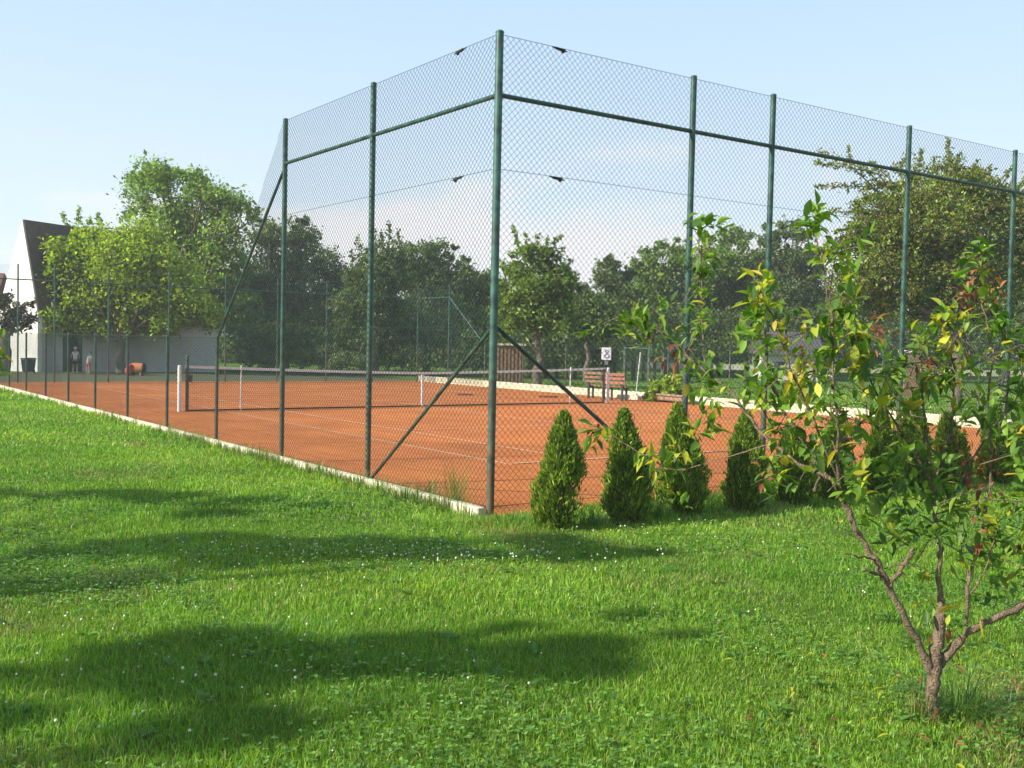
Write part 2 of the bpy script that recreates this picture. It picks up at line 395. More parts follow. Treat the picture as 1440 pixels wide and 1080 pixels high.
m = MB(); m.box(W(AR-.05, (g0+g1)/2, .07), .5, 1.05, .14, (*uu, 0), (*vv, 0), bev=.015); tag(m.build('door_step', M['curb']), 'white concrete step in front of the gate in the far right fence', 'step')
m = MB(); m.tube([W(AR+.3, g0+.35, .05), W(AR+.22, g0+.62, 1.55)], .02, 8); m.ball(W(AR+.3, g0+.33, .1), .07, 8, 6, (1.4, 1, .7)); o = m.build('broom', M['white']); tag(o, 'white broom leaning upside down behind the far gate', 'broom')
m = MB(); m.box(W(AR-.25, .35, .13), .22, 2.2, .13, (*uu, 0), (*vv, 0), bev=.03); m.box(W(AR-.3, .4, .24), .16, 2.0, .07, (*uu, 0), (*vv, 0), bev=.02)
tag(m.build('plank_stack', M['wood']), 'dark brown boards lying against the kerb right of the far gate', 'planks')

# sign
sg = empty('sign_board', W(AR, -2.75, 0), 'small white board with grey round mark on the fence left of the far gate', 'sign')
Z = 1.47; fx = np.array([*(-uu*.55+vv*.83), 0]); fx = fx/np.linalg.norm(fx); sx_ = np.array([-fx[1], fx[0], 0])
cc = W(AR-.06, -2.85, Z); m = MB(); m.box(cc, .33, .03, .42, sx_, fx, bev=.006); m.build('board', M['signwhite'], sg)
m = MB()
for zz, rr in ((.08, .06), (-.07, .085)):
    m.tube([cc+fx*.02+sx_*rr*.9*cos(t)+np.array([0, 0, zz+rr*.75*sin(t)]) for t in np.linspace(0, 2*pi, 17)], .013, 6)
m.box(cc+fx*.018+sx_*.155, .02, .006, .42, sx_, fx); m.build('marking', M['signgrey'], sg)
m = MB(); m.box(cc-np.array([0, 0, .3]), .12, .03, .16, sx_, fx, bev=.005); m.build('lower_plate', M['signgrey'], sg)

# benches beyond the right fence
def bench(P, ang, mat, label, w=1.1):
    e = empty('bench', P, label, 'bench'); ax = np.array([cos(ang), sin(ang), 0]); ay = np.array([-sin(ang), cos(ang), 0]); P = np.array(P)
    m = MB(); [m.box(P+ay*(-.15+.12*i)+np.array([0, 0, .45]), w, .09, .035, ax, ay, bev=.006) for i in range(3)]; m.build('seat', mat, e)
    m = MB(); [m.box(P+ay*(.2+.03*i)+np.array([0, 0, .58+.13*i]), w, .03, .09, ax, ay, bev=.006) for i in range(3)]; m.build('backrest', mat, e)
    for s in (-1, 1):
        m = MB(); q = P+ax*s*(w/2-.12); m.box(q+ay*-.15+np.array([0, 0, .215]), .06, .05, .43, ax, ay); m.box(q+ay*.16+np.array([0, 0, .44]), .06, .05, .88, ax, ay); m.box(q+np.array([0, 0, .40]), .05, .30, .05, ax, ay)
        m.build('leg', M['dark'], e)
bench(horizon_depth(869, 33), 2.6, M['redwood'], 'red slatted bench behind the far right net post', .75)
bench(horizon_depth(843, 34), 2.6, M['wood'], 'weathered brown bench just left of the red slatted bench', .8)

# ------------------------------------------------------------------ tennis net
net = empty('tennis_net', W(0, 0), 'tennis net with white top tape stretched across the clay court', 'tennis net')
def ztop(a): return .925+(1.07-.925)*(abs(a)/6.4)**1.35
m = MB(); na = int(12.7/.05)
for i in range(na+1):
    a = -6.35+i*.05; m.tube([W(a, 0, .03), W(a, 0, ztop(a))], .0022, 3, False, False)
for k in range(21):
    f = k/20; xs = np.linspace(-6.35, 6.35, 21); m.tube([W(a, 0, .03+(ztop(a)-.06)*f) for a in xs], .0022, 3, False, False)
m.build('net_mesh', M['net'], net)
m = MB(); m.box(W(0, 0, .03), 12.6, .02, .035, (*uu, 0), (*vv, 0)); m.build('bottom_band', M['net'], net)
m = MB(); xs = np.linspace(-6.38, 6.38, 33)
for x0, x1 in zip(xs[:-1], xs[1:]):
    P = []
    for x in (x0, x1):
        for (dz, db) in ((0, -.012), (0, .012), (-.062, .016), (-.062, -.016)): P.append(W(x, db, ztop(x)+dz+.01))
    m.add(P, [(0, 1, 5, 4), (1, 2, 6, 5), (2, 3, 7, 6), (3, 0, 4, 7)])
m.build('top_tape', M['tape'], net)
m = MB(); m.box(W(0, 0, .46), .055, .045, .93, (*uu, 0), (*vv, 0)); m.build('centre_strap', M['tape'], net)
for s in (-1, 1):
    m = MB(); m.tube([W(s*6.32, 0, 0), W(s*6.32, 0, 1.30 if s < 0 else 1.02)], .04, 12); m.ball(W(s*6.32, 0, 1.30 if s < 0 else 1.02), .04, 10, 6, (1, 1, .5)); m.box(W(s*6.24, 0, .78), .07, .09, .17, (*uu, 0), (*vv, 0), bev=.01); m.build('post', M['post'], net)
    m = MB(); m.tube([W(s*6.50, 0, 0), W(s*6.50, 0, 1.07)], .043, 14); m.ball(W(s*6.50, 0, 1.07), .043, 12, 6, (1, 1, .3)); m.build('post', M['white'], net)
    m = MB(); m.tube([W(s*5.03, 0, 0), W(s*5.03, .02, 1.09)], .017, 8); o = m.build('singles_stick', M['white']); o['label'] = 'white singles stick holding up the %s half of the tennis net' % ('left' if s < 0 else 'right'); o['category'] = 'net stick'; o['group'] = 'white singles sticks under the net'

for (px, py, lab) in ((655, 556, 'left'), (772, 559, 'right')):
    P = ground(px, py); m = MB()
    for i in range(9): q = rng.normal(0, .1, 2); m.ball((P[0]+q[0]*1.5, P[1]+q[1]*.6, .02), .07, 8, 5, (1.3, 1, .5))
    tag(m.build('clay_clump', surf('wet_clay_'+lab, (.12, .05, .035), None, 20, .95, .5)), 'small dark clump of clay on the far court, %s one of two' % lab, 'clay clump', 'dark clumps on the far half of the court')

# ------------------------------------------------------------------ vegetation tools
def norm(v): return v/(np.linalg.norm(v, axis=-1, keepdims=True)+1e-9)
def leafquads(C, size, cols, up=.35, outward=None, aspect=.55, jit=.35, center=None):
    "diamond shaped leaves, a slight fold along the midrib: 4 verts, 2 tris"
    N = len(C); n = rng.normal(size=(N, 3)); n[:, 2] += up*2
    if center is not None: n += .9*norm(C-center)
    n = norm(n); t = norm(np.cross(n, rng.normal(size=(N, 3)))); s = np.cross(n, t)
    L = size*(1+jit*rng.normal(size=(N, 1))).clip(.4, 2); Wd = L*aspect
    V = np.stack([C-t*L*.5, C+s*Wd*.5+n*L*.08, C+t*L*.5, C-s*Wd*.5+n*L*.08], axis=1)
    return V
LQ = [(0, 1, 2), (0, 2, 3)]
def palette(n, cols, w=None, jit=.18):
    cols = np.array(cols); k = rng.choice(len(cols), n, p=w); c = cols[k]*(1+jit*rng.normal(size=(n, 1))).clip(.45, 1.7)
    return (c*(1+.06*rng.normal(size=(n, 3)))).clip(.003, .9)
GREENS = dict(
    lime=[(.26, .36, .022), (.36, .45, .03), (.18, .26, .02)],
    mid=[(.155, .235, .038), (.215, .31, .05), (.10, .16, .028)],
    grey=[(.15, .19, .085), (.20, .24, .11), (.10, .135, .06)],
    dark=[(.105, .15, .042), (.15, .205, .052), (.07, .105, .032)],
    olive=[(.18, .25, .04), (.26, .33, .055), (.12, .175, .032), (.23, .17, .05)])
DENS = 2.3
def crown(blobs, n, leaf, pal, parent, name='crown', clump=.32, per=70, squash=.85, fill=.35, mat='leaf', weights=None, spikes=()):
    """blobs: list of (centre, radius). leaves gathered in small clumps spread over and through each blob"""
    C = []; CC = []
    tot = sum(r*r for _, r in blobs)
    for cb, r in blobs:
        k = max(4, int(DENS*n*r*r/tot/per))
        d = norm(rng.normal(size=(k, 3))); rr = r*np.where(rng.random(k) < fill, rng.random(k)**.5*.8, .72+.36*rng.random(k))
        cl = np.array(cb)+d*rr[:, None]*np.array([1, 1, squash])
        for q in cl:
            s = r*clump*(.5+rng.random()*.9); m_ = int(per*(.5+rng.random()))
            P = q+rng.normal(size=(m_, 3))*s*.62*np.array([1, 1, .8]); C.append(P); CC.append(np.tile(rng.normal(0, .16), m_))
    for (p0, p1, w) in spikes:
        p0 = np.array(p0); p1 = np.array(p1); L = np.linalg.norm(p1-p0); m_ = int(26*L/leaf*.5)
        tt = rng.random(m_); P = p0+(p1-p0)*tt[:, None]+rng.normal(size=(m_, 3))*w*(1-.6*tt[:, None]); C.append(P); CC.append(np.zeros(m_))
    C = np.concatenate(C); CC = np.concatenate(CC); C = C[C[:, 2] > .05] if False else C
    cols = palette(len(C), GREENS[pal] if isinstance(pal, str) else pal, weights)*(1+CC[:, None]).clip(.5, 1.6)
    V = leafquads(C, leaf, cols, up=.4)
    return np_mesh(name, V, 4, M[mat], parent, cols.clip(.003, .9), LQ)
def wob(P, Q, n=5, amp=.06):
    P = np.array(P, float); Q = np.array(Q, float); L = np.linalg.norm(Q-P); pts = [P+(Q-P)*t for t in np.linspace(0, 1, n)]
    for i in range(1, n-1): pts[i] = pts[i]+rng.normal(size=3)*amp*L
    return pts
def tree(label, px, d, blobs, n, leaf, pal, r=.16, bark='bark', name='broadleaf_tree', group='trees behind the tennis court', spikes=(), basey=None, cat='tree', squash=.85, per=70, fork=.35, fill=.35, clump=.32, depthmul=1.):
    """blobs in photo pixels (x, y, radius) at depth d, given real depth spread"""
    B = horizon_depth(px, d); e = empty(name, B, label, cat, group)
    bl = []
    for i, (x, y, rp) in enumerate(blobs):
        rm = rp/F_PX*d; off = rng.uniform(-.7, .7)*rm*depthmul
        bl.append((pix(x, y, d+off), rm))
        if rp > 25: bl.append((pix(x+rng.uniform(-8, 8), y+rng.uniform(-6, 10), d+off+rm*.9), rm*.9))
    sp = [(pix(x0, y0, d), pix(x1, y1, d+rng.uniform(-.5, .5)), w/F_PX*d) for x0, y0, x1, y1, w in spikes]
    crown(bl, n, leaf, pal, e, spikes=sp, squash=squash, per=per, fill=fill, clump=clump)
    m = MB(); cen = np.mean([b[0] for b in bl], axis=0); low = min(b[0][2]-b[1]*.5 for b in bl)
    F_ = np.array([B[0]+(cen[0]-B[0])*fork, B[1]+(cen[1]-B[1])*fork, max(low, .8)])
    m.tube(wob(B-np.array([0, 0, .05]), F_, 5, .03), [r*1.35, r*1.05, r, r*.9, r*.8], 9)
    for (cb, rm) in bl:
        m.tube(wob(F_-np.array([0, 0, r]), cb, 5, .05), [r*.55, r*.45, r*.33, r*.22, r*.08], 6)
        for _ in range(2):
            q = cb+norm(rng.normal(size=3))*rm*.8; m.tube(wob(cb*.7+F_*.3, q, 4, .06), [r*.2, r*.15, r*.1, r*.03], 5)
    for (p0, p1, w) in sp: m.tube([p0*.6+cen*.4, p0, p1], [r*.2, r*.12, r*.03], 5)
    m.build('trunk', M[bark], e)
    return e

# ------------------------------------------------------------------ trees behind
tree('tall loose crowned green tree, tallest of the trees at the left', 243, 53,
     [(205, 262, 32), (235, 245, 26), (195, 240, 18), (285, 265, 28), (272, 252, 18), (318, 282, 30), (340, 300, 18), (262, 300, 34), (225, 310, 34), (310, 330, 40), (330, 372, 30), (290, 385, 42), (255, 355, 45), (190, 300, 20), (300, 432, 40), (255, 445, 36), (340, 425, 26)],
     15000, .19, [(.19, .30, .045), (.25, .37, .06), (.13, .21, .035)], .24, fill=.3, clump=.40, per=60, spikes=[(110, 322, 112, 292, 4), (100, 325, 88, 300, 4), (140, 320, 138, 300, 3), (122, 325, 128, 305, 3)])
tree('bright yellow green tree in front of the steep white gable house', 172, 48,
     [(72, 385, 26), (95, 360, 30), (120, 410, 42), (135, 345, 30), (170, 370, 45), (215, 365, 36), (215, 410, 42), (160, 435, 36), (95, 435, 34), (262, 420, 30), (235, 450, 24), (190, 452, 24), (250, 385, 26), (120, 455, 22), (60, 418, 16), (62, 356, 14), (75, 365, 20), (85, 348, 14), (108, 338, 18), (128, 330, 16), (290, 440, 26), (180, 400, 40), (240, 455, 22), (140, 460, 20), (200, 335, 28), (75, 452, 22)],
     21000, .165, 'lime', .20, fill=.4, clump=.4, per=60)
tree('grey green tree with a pale forked trunk behind the far fence', 402, 57,
     [(372, 340, 26), (402, 328, 20), (430, 330, 22), (425, 365, 34), (390, 385, 36), (455, 372, 24), (470, 400, 30), (425, 420, 40), (375, 425, 34), (350, 400, 26), (480, 435, 26), (395, 455, 30), (362, 305, 12), (425, 312, 10)],
     11000, .20, 'grey', .18, bark='barkpale', fill=.3, clump=.4, basey=525)
tree('dark tree with upright pruned shoots, left of the round crowned one', 527, 52,
     [(505, 388, 22), (535, 370, 26), (520, 405, 32), (553, 392, 26), (495, 425, 28), (540, 440, 34), (560, 362, 16)],
     9000, .17, 'dark', .17, spikes=[(548, 365, 547, 312, 4), (553, 365, 561, 322, 4), (528, 355, 527, 322, 5), (506, 370, 504, 335, 6), (538, 350, 537, 326, 4), (496, 380, 494, 352, 4)])
tree('round crowned dark tree behind the middle of the net', 600, 58,
     [(585, 365, 30), (610, 362, 26), (572, 385, 28), (640, 385, 26), (610, 400, 36), (645, 408, 26), (595, 440, 38), (640, 445, 30), (632, 358, 10), (640, 348, 6)],
     9500, .18, 'dark', .17)
tree('olive green bushy tree just left of the corner fence post', 668, 60,
     [(662, 400, 22), (685, 395, 20), (672, 425, 28), (700, 420, 22), (655, 450, 26), (690, 455, 28)], 6500, .18, 'olive', .15)
tree('mid green tree with ragged upright shoots, just right of the corner fence post', 758, 41,
     [(728, 375, 24), (752, 362, 24), (775, 372, 22), (735, 408, 34), (778, 402, 28), (800, 405, 14), (720, 440, 28), (765, 440, 36), (790, 440, 22)],
     11000, .14, 'mid', .16, spikes=[(732, 355, 721, 318, 3), (742, 350, 739, 327, 3), (755, 345, 756, 330, 5), (774, 355, 789, 330, 4), (768, 350, 770, 334, 4), (790, 380, 806, 366, 4), (785, 365, 792, 345, 4)])
tree('low dark bushy tree under the pale gap in the treeline', 825, 50, [(815, 415, 20), (835, 440, 26), (812, 455, 24), (855, 455, 24), (800, 390, 10)], 6000, .16, 'dark', .12)
tree('narrow upright tree left of the long green treeline', 858, 62, [(855, 372, 16), (858, 395, 22), (865, 430, 28), (878, 385, 14)], 5000, .19, 'dark', .13)
tree('broad green tree at the left end of the long treeline', 935, 66,
     [(898, 372, 20), (915, 360, 18), (942, 352, 20), (965, 348, 20), (925, 385, 32), (965, 380, 32), (900, 415, 34), (950, 425, 38), (990, 410, 32), (930, 455, 34)], 10000, .21, 'mid', .2)
tree('broad green tree in the middle of the long treeline', 1030, 66,
     [(1000, 345, 20), (1025, 335, 20), (1045, 345, 22), (1010, 380, 34), (1050, 385, 34), (1025, 425, 38), (1065, 430, 34), (985, 445, 28)], 9000, .21, 'mid', .2)
tree('dark green tree at the right end of the long treeline', 1105, 64,
     [(1080, 335, 20), (1105, 325, 18), (1130, 330, 20), (1090, 370, 32), (1130, 370, 32), (1100, 415, 38), (1145, 420, 34), (1120, 455, 32)], 9500, .21, 'dark', .2)
tree('big spreading cherry tree with reddish olive leaves at the right', 1345, 31,
     [(1215, 290, 20), (1240, 270, 22), (1210, 330, 26), (1250, 310, 36), (1180, 350, 18), (1300, 270, 38), (1345, 258, 34), (1320, 310, 46), (1380, 290, 40), (1425, 300, 38), (1255, 365, 44), (1310, 375, 48), (1370, 360, 46), (1430, 370, 50), (1210, 390, 34), (1270, 420, 36), (1340, 420, 30), (1400, 425, 34), (1480, 330, 60), (1520, 400, 60), (1235, 425, 26), (1190, 430, 22)],
     42000, .105, 'olive', .15, fill=.35, clump=.36, per=60,
     spikes=[(1235, 245, 1150, 213, 6), (1220, 240, 1145, 228, 5), (1225, 262, 1146, 262, 5), (1195, 232, 1193, 205, 3), (1290, 240, 1296, 208, 4), (1262, 240, 1280, 214, 4), (1335, 245, 1333, 194, 4), (1345, 240, 1350, 215, 4), (1362, 262, 1372, 228, 4), (1392, 258, 1391, 232, 4), (1395, 262, 1424, 236, 5), (1440, 260, 1452, 232, 5), (1215, 300, 1165, 296, 5), (1205, 318, 1172, 326, 4), (1250, 250, 1222, 226, 4), (1310, 245, 1314, 220, 4), (1410, 270, 1440, 256, 5), (1185, 360, 1150, 352, 4), (1275, 250, 1255, 232, 5)])
tree('small sparse dark leaved tree before the white gable', 4, 45, [(5, 425, 18), (25, 440, 16), (40, 455, 14), (10, 455, 18), (38, 425, 8)], 1000, .15, [(.03, .035, .02), (.05, .05, .03)], .22, fill=.6, per=30, clump=.5)
for (lab, px, d, bl, n, pal) in (
    ('low rounded shrub under the trees left of the net centre', 450, 50, [(440, 500, 16), (462, 498, 18), (425, 508, 14)], 1500, 'dark'),
    ('low shrub with pale leaves just right of the forked trunk', 490, 49, [(485, 505, 14), (505, 508, 12), (470, 512, 10)], 1200, 'grey'),
    ('bright green leafy bush beyond the fence right of the gate', 935, 33, [(930, 548, 14), (948, 540, 14), (962, 552, 12), (915, 556, 10)], 2600, 'lime')):
    tree(lab, px, d, bl, n, .11, pal, .03, name='garden_shrub', group='low shrubs beyond the court', cat='shrub', per=35)
# far wood: one mass
bl = []
for px in range(300, 1560, 24):
    for dd in (72, 78): 
        yy = rng.uniform(415, 440)
        bl += [(pix(px+rng.uniform(-9, 9), yy, dd), 1.7), (pix(px+rng.uniform(-9, 9), yy+40, dd), 2.0), (pix(px, yy+72, dd), 2.0)]
wood = crown(bl, 45000, .30, 'dark', None, 'woodland', per=45, fill=.7, clump=.5)
tag(wood, 'dark wooded belt closing the view behind all the trees', 'woodland', kind='stuff')
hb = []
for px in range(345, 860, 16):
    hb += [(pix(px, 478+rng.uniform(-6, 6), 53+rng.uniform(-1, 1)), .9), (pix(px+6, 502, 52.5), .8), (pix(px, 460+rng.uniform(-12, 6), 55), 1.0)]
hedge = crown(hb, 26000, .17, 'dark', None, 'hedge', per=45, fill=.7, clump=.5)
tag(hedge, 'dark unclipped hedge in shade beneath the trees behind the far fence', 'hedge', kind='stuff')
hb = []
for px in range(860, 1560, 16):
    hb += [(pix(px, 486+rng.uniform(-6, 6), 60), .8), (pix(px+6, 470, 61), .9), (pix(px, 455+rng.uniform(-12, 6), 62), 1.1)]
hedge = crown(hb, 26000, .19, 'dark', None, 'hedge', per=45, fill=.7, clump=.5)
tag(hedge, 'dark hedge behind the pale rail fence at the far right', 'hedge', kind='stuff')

# pale rail fence with dark posts, far right
pf = empty('rail_fence', horizon_depth(770, 54), 'long pale rail fence with dark posts across the lawn at the far right', 'fence')
A_ = pix(768, 512, 54); A_[2] = 0; B_ = pix(1500, 520, 50); B_[2] = 0
L_ = np.linalg.norm(B_-A_); dr = (B_-A_)/L_; nr_ = np.array([dr[1], -dr[0], 0])
m = MB(); m.box((A_+B_)/2+np.array([0, 0, .80]), L_, .04, .28, dr, np.array([-dr[1], dr[0], 0])); m.build('rail', surf('weathered_rail', (.42, .40, .30), (.28, .26, .19), 3, .9), pf)
k = 0; s = 0.
while s < L_:
    m = MB(); m.box(A_+dr*s+nr_*.06+np.array([0, 0, .55]), .16 if k % 3 else .22, .07, 1.1, dr, nr_, bev=.01); m.build('post', M['roof'], pf); k += 1; s += rng.uniform(.42, .6) if s < 8 else rng.uniform(1.2, 2.2)

# ------------------------------------------------------------------ buildings
hs = empty('gable_house', horizon_depth(30, 47), 'white house with a very steep gable and dark roof at the left edge', 'house')
rd = norm(np.array([1.7, 4.2, 0])); gd = np.array([rd[1], -rd[0], 0])
ap = pix(31, 309, 47); hw = 1.55; zap = ap[2]
gl = np.array([ap[0], ap[1], 0])-gd*2.35; gr = np.array([ap[0], ap[1], 0])+gd*.95
def zz(p, z): return np.array([p[0], p[1], z])
lz, rz = 0., 2.6
m = MB(); m.prism([gl, gr, zz(gr, rz), ap, ], rd*.25); m.build('gable_wall', M['whitewall'], hs)
m = MB()
def slab(p0, p1, th, nrm_):
    Pq = [p0+rd*.02, p1+rd*.02, p1+rd*9.5, p0+rd*9.5]; m.prism(Pq, nrm_*th)
nR = norm(np.array([*(gd[:2]*(zap-rz)), np.linalg.norm((gr-zz(ap, 0))[:2])])); nL = norm(np.array([*(-gd[:2]*(zap-lz)), np.linalg.norm((gl-zz(ap, 0))[:2])]))
slab(zz(gr, rz)+nR*.01, ap+nR*.01, .07, nR); slab(zz(gl, lz)-nL*.09+rd*.26, ap-nL*.09+rd*.26, .07, nL); m.build('roof', M['roof'], hs)
m = MB(); m.box(gr+rd*4.9+np.array([0, 0, rz/2])-gd*.14, 9.2, .2, rz, rd, gd); m.build('side_wall', M['greywall'], hs)

wl = empty('outbuilding', horizon_depth(180, 49), 'long low grey outbuilding with a dark doorway under the bright green tree', 'outbuilding')
P0 = horizon_depth(58, 47.5); P1 = horizon_depth(307, 51.5); d_ = norm(P1-P0); n_ = np.array([d_[1], -d_[0], 0]); LL = np.linalg.norm(P1-P0)
def along(px):  # distance along wall for a photo column
    best = min(np.linspace(0, LL, 400), key=lambda s: abs(720+F_PX*((P0+d_*s-CAM)@Rv)/((P0+d_*s-CAM)@Fv)-px)); return best
x0, x1 = along(88), along(116)
m = MB(); hh = 2.25
for a_, b_ in ((0, x0), (x1, LL)): m.box(P0+d_*(a_+b_)/2-n_*.12+np.array([0, 0, hh/2]), b_-a_, .24, hh, d_, n_)
m.box(P0+d_*(x0+x1)/2-n_*.12+np.array([0, 0, 1.95+.15]), x1-x0-.004, .236, .3, d_, n_); m.box(P0+d_*LL/2-n_*2.0+np.array([0, 0, hh/2]), LL, .2, hh, d_, n_)
m.build('wall', M['greywall'], wl)
m = MB(); m.box(P0+d_*(x0+x1)/2-n_*.2+np.array([0, 0, .975]), x1-x0, .06, 1.95, d_, n_); m.build('door', M['dark'], wl)
m = MB(); m.box(P0+d_*LL/2-n_*1.0+np.array([0, 0, hh+.06]), LL+.3, 2.6, .12, d_, n_, norm(np.cross(d_, n_)), bev=.02); m.build('roof', M['roof'], wl)

bh = empty('brown_house', horizon_depth(-60, 58), 'dark red brown roofed building cut by the left picture edge', 'house')
m = MB(); q0 = pix(9, 388, 58); q1 = pix(-130, 392, 60); q0b = q0.copy(); base0 = zz(q0, 0); base1 = zz(q1, 0)
m.box((base0+base1)/2+np.array([-.3, 0, 1.3]), 5.2, 4, 2.6); m.build('wall', M['wood'], bh)
m = MB(); cx_ = (base0+base1)/2
m.prism([(base0[0]+.1, base0[1]-2.1, 2.5), (base0[0]+.1, base0[1]+2.3, 2.5), (base0[0]-.15, base0[1]+.1, 5.05)], (-5.6, 0, 0)); m.build('roof', M['redroof'], bh)

hu = empty('garden_hut', horizon_depth(717, 44), 'brown board hut with a flat pale roof just right of the corner post', 'hut')
P = horizon_depth(717, 44); m = MB(); m.box(P+np.array([0, 0, .82]), 1.2, 1.1, 1.64, bev=.01)
m.build('wall', M['wood'], hu)
m = MB(); [m.box(P+np.array([-.62+.155*i, -.565, .82]), .018, .03, 1.6) for i in range(9)]; m.build('batten', M['wood'], hu)
m = MB(); m.box(P+np.array([0, 0, 1.70]), 1.36, 1.3, .10, bev=.015); m.build('roof', M['cream'], hu)
gp = empty('garden_pillar', horizon_depth(1279, 40), 'brown brick pillar with a white cap behind the big sapling', 'pillar')
P = horizon_depth(1279, 40); m = MB(); m.box(P+np.array([0, 0, .85]), .56, .5, 1.7, bev=.01); m.build('shaft', M['wood'], gp)
m = MB(); m.box(P+np.array([0, 0, 1.755]), .66, .6, .11, bev=.015); m.build('cap', M['white'], gp)

ct = empty('cottage', horizon_depth(1120, 58), 'small cottage with grey roof and yellow end wall beyond the lawn', 'house')
P = horizon_depth(1112, 58); m = MB(); m.box(P+np.array([0, 1.5, .75]), 3.3, 3, 1.5); cw = m.build('wall', M['greywall'], ct)
m = MB(); m.box(P+np.array([.95, -.03, .95]), .9, .1, 1.1, bev=.01); m.build('end_panel', M['yellowwall'], ct)
m = MB(); m.prism([P+np.array([-1.9, -.35, 1.45]), P+np.array([-1.9, 3.3, 1.45]), P+np.array([-1.9, 1.5, 2.75])], (3.8, 0, 0)); m.build('roof', surf('slate', (.085, .08, .08), (.055, .05, .05), 6, .9, .4), ct)
m = MB(); m.box(P+np.array([-.6, -.02, .7]), .6, .08, .7); m.build('window', M['dark'], cw)
m = MB(); P = horizon_depth(1122, 52); m.box(P+np.array([0, 0, .75]), .75, .12, .22, bev=.02); m.box(P+np.array([-.3, 0, .33]), .07, .1, .66); m.box(P+np.array([.3, 0, .33]), .07, .1, .66)
tag(m.build('low_table', M['cream']), 'cream topped low table on the lawn before the cottage', 'table')

# small metal goal
P = horizon_depth(1155, 40); m = MB(); gx = norm(np.array([1, -.25, 0.]))
m.tube([P-gx*.47, P-gx*.42+np.array([0, 0, .74]), P-gx*.36+np.array([0, 0, .78]), P+gx*.36+np.array([0, 0, .78]), P+gx*.42+np.array([0, 0, .74]), P+gx*.47], .025, 8)
m.tube([P-gx*.42+np.array([0, 0, .72]), P-gx*.42+np.array([0, .5, 0])], .02, 6); m.tube([P+gx*.42+np.array([0, 0, .72]), P+gx*.42+np.array([0, .5, 0])], .02, 6)
tag(m.build('small_goal', M['white']), 'small white metal goal frame on the lawn beyond the court', 'goal')

# blue bin
bn = empty('wheelie_bin', horizon_depth(40, 45.6), 'dark blue bin standing before the white gable wall', 'bin')
P = horizon_depth(40, 45.6); m = MB(); m.add([P+np.array([x*.20*s, y*.20*s, z]) for z, s in ((.06, .9), (.60, 1.15)) for x, y in ((-1, -1), (1, -1), (1, 1), (-1, 1))], [(3, 2, 1, 0), (4, 5, 6, 7), (0, 1, 5, 4), (1, 2, 6, 5), (2, 3, 7, 6), (3, 0, 4, 7)]); m.build('body', M['bluebin'], bn)
m = MB(); m.box(P+np.array([0, 0, .635]), .50, .50, .05, bev=.015); m.tube([P+np.array([-.2, .26, .65]), P+np.array([.2, .26, .65])], .02, 6); m.build('lid', M['bluebin'], bn)
for s in (-1, 1):
    m = MB(); m.tube([P+np.array([s*.19-.02, .14, .07]), P+np.array([s*.19+.02, .14, .07])], .07, 12); m.build('wheel', M['dark'], bn)

# orange drum on a cradle
dm = empty('barrel', horizon_depth(193, 45.2), 'orange barrel lying on its side behind the far fence', 'barrel')
P = horizon_depth(193, 45.2)+np.array([0, 0, .33]); m = MB(); xs = np.linspace(-.3, .3, 9)
m.tube([P+np.array([x, -x*.1, 0]) for x in xs], [.20+.03*cos(x/.3*pi/2) for x in xs], 20); m.build('drum', M['orange'], dm)
for x in (-.3, .3):
    m = MB(); m.tube([P+np.array([x-.02, -x*.1, 0]), P+np.array([x+.03, -x*.1, 0])], .225, 20); m.build('rim', M['dark'], dm)
m = MB(); [m.box(P+np.array([x, 0, -.25]), .08, .4, .16, bev=.01) for x in (-.2, .2)]; m.build('cradle', M['wood'], dm)
m = MB(); P = horizon_depth(183, 45); m.ball(P+np.array([0, 0, .42]), .11, 10, 7, (1.3, 1, .9)); m.ball(P+np.array([-.05, 0, .22]), .15, 10, 7, (1.2, 1, 1.4)); m.tube([P, P+np.array([0, 0, .4])], .05, 8)
tag(m.build('cloth_bundle', M['redcloth']), 'small pinkish red bundle at the left end of the orange barrel', 'bundle')

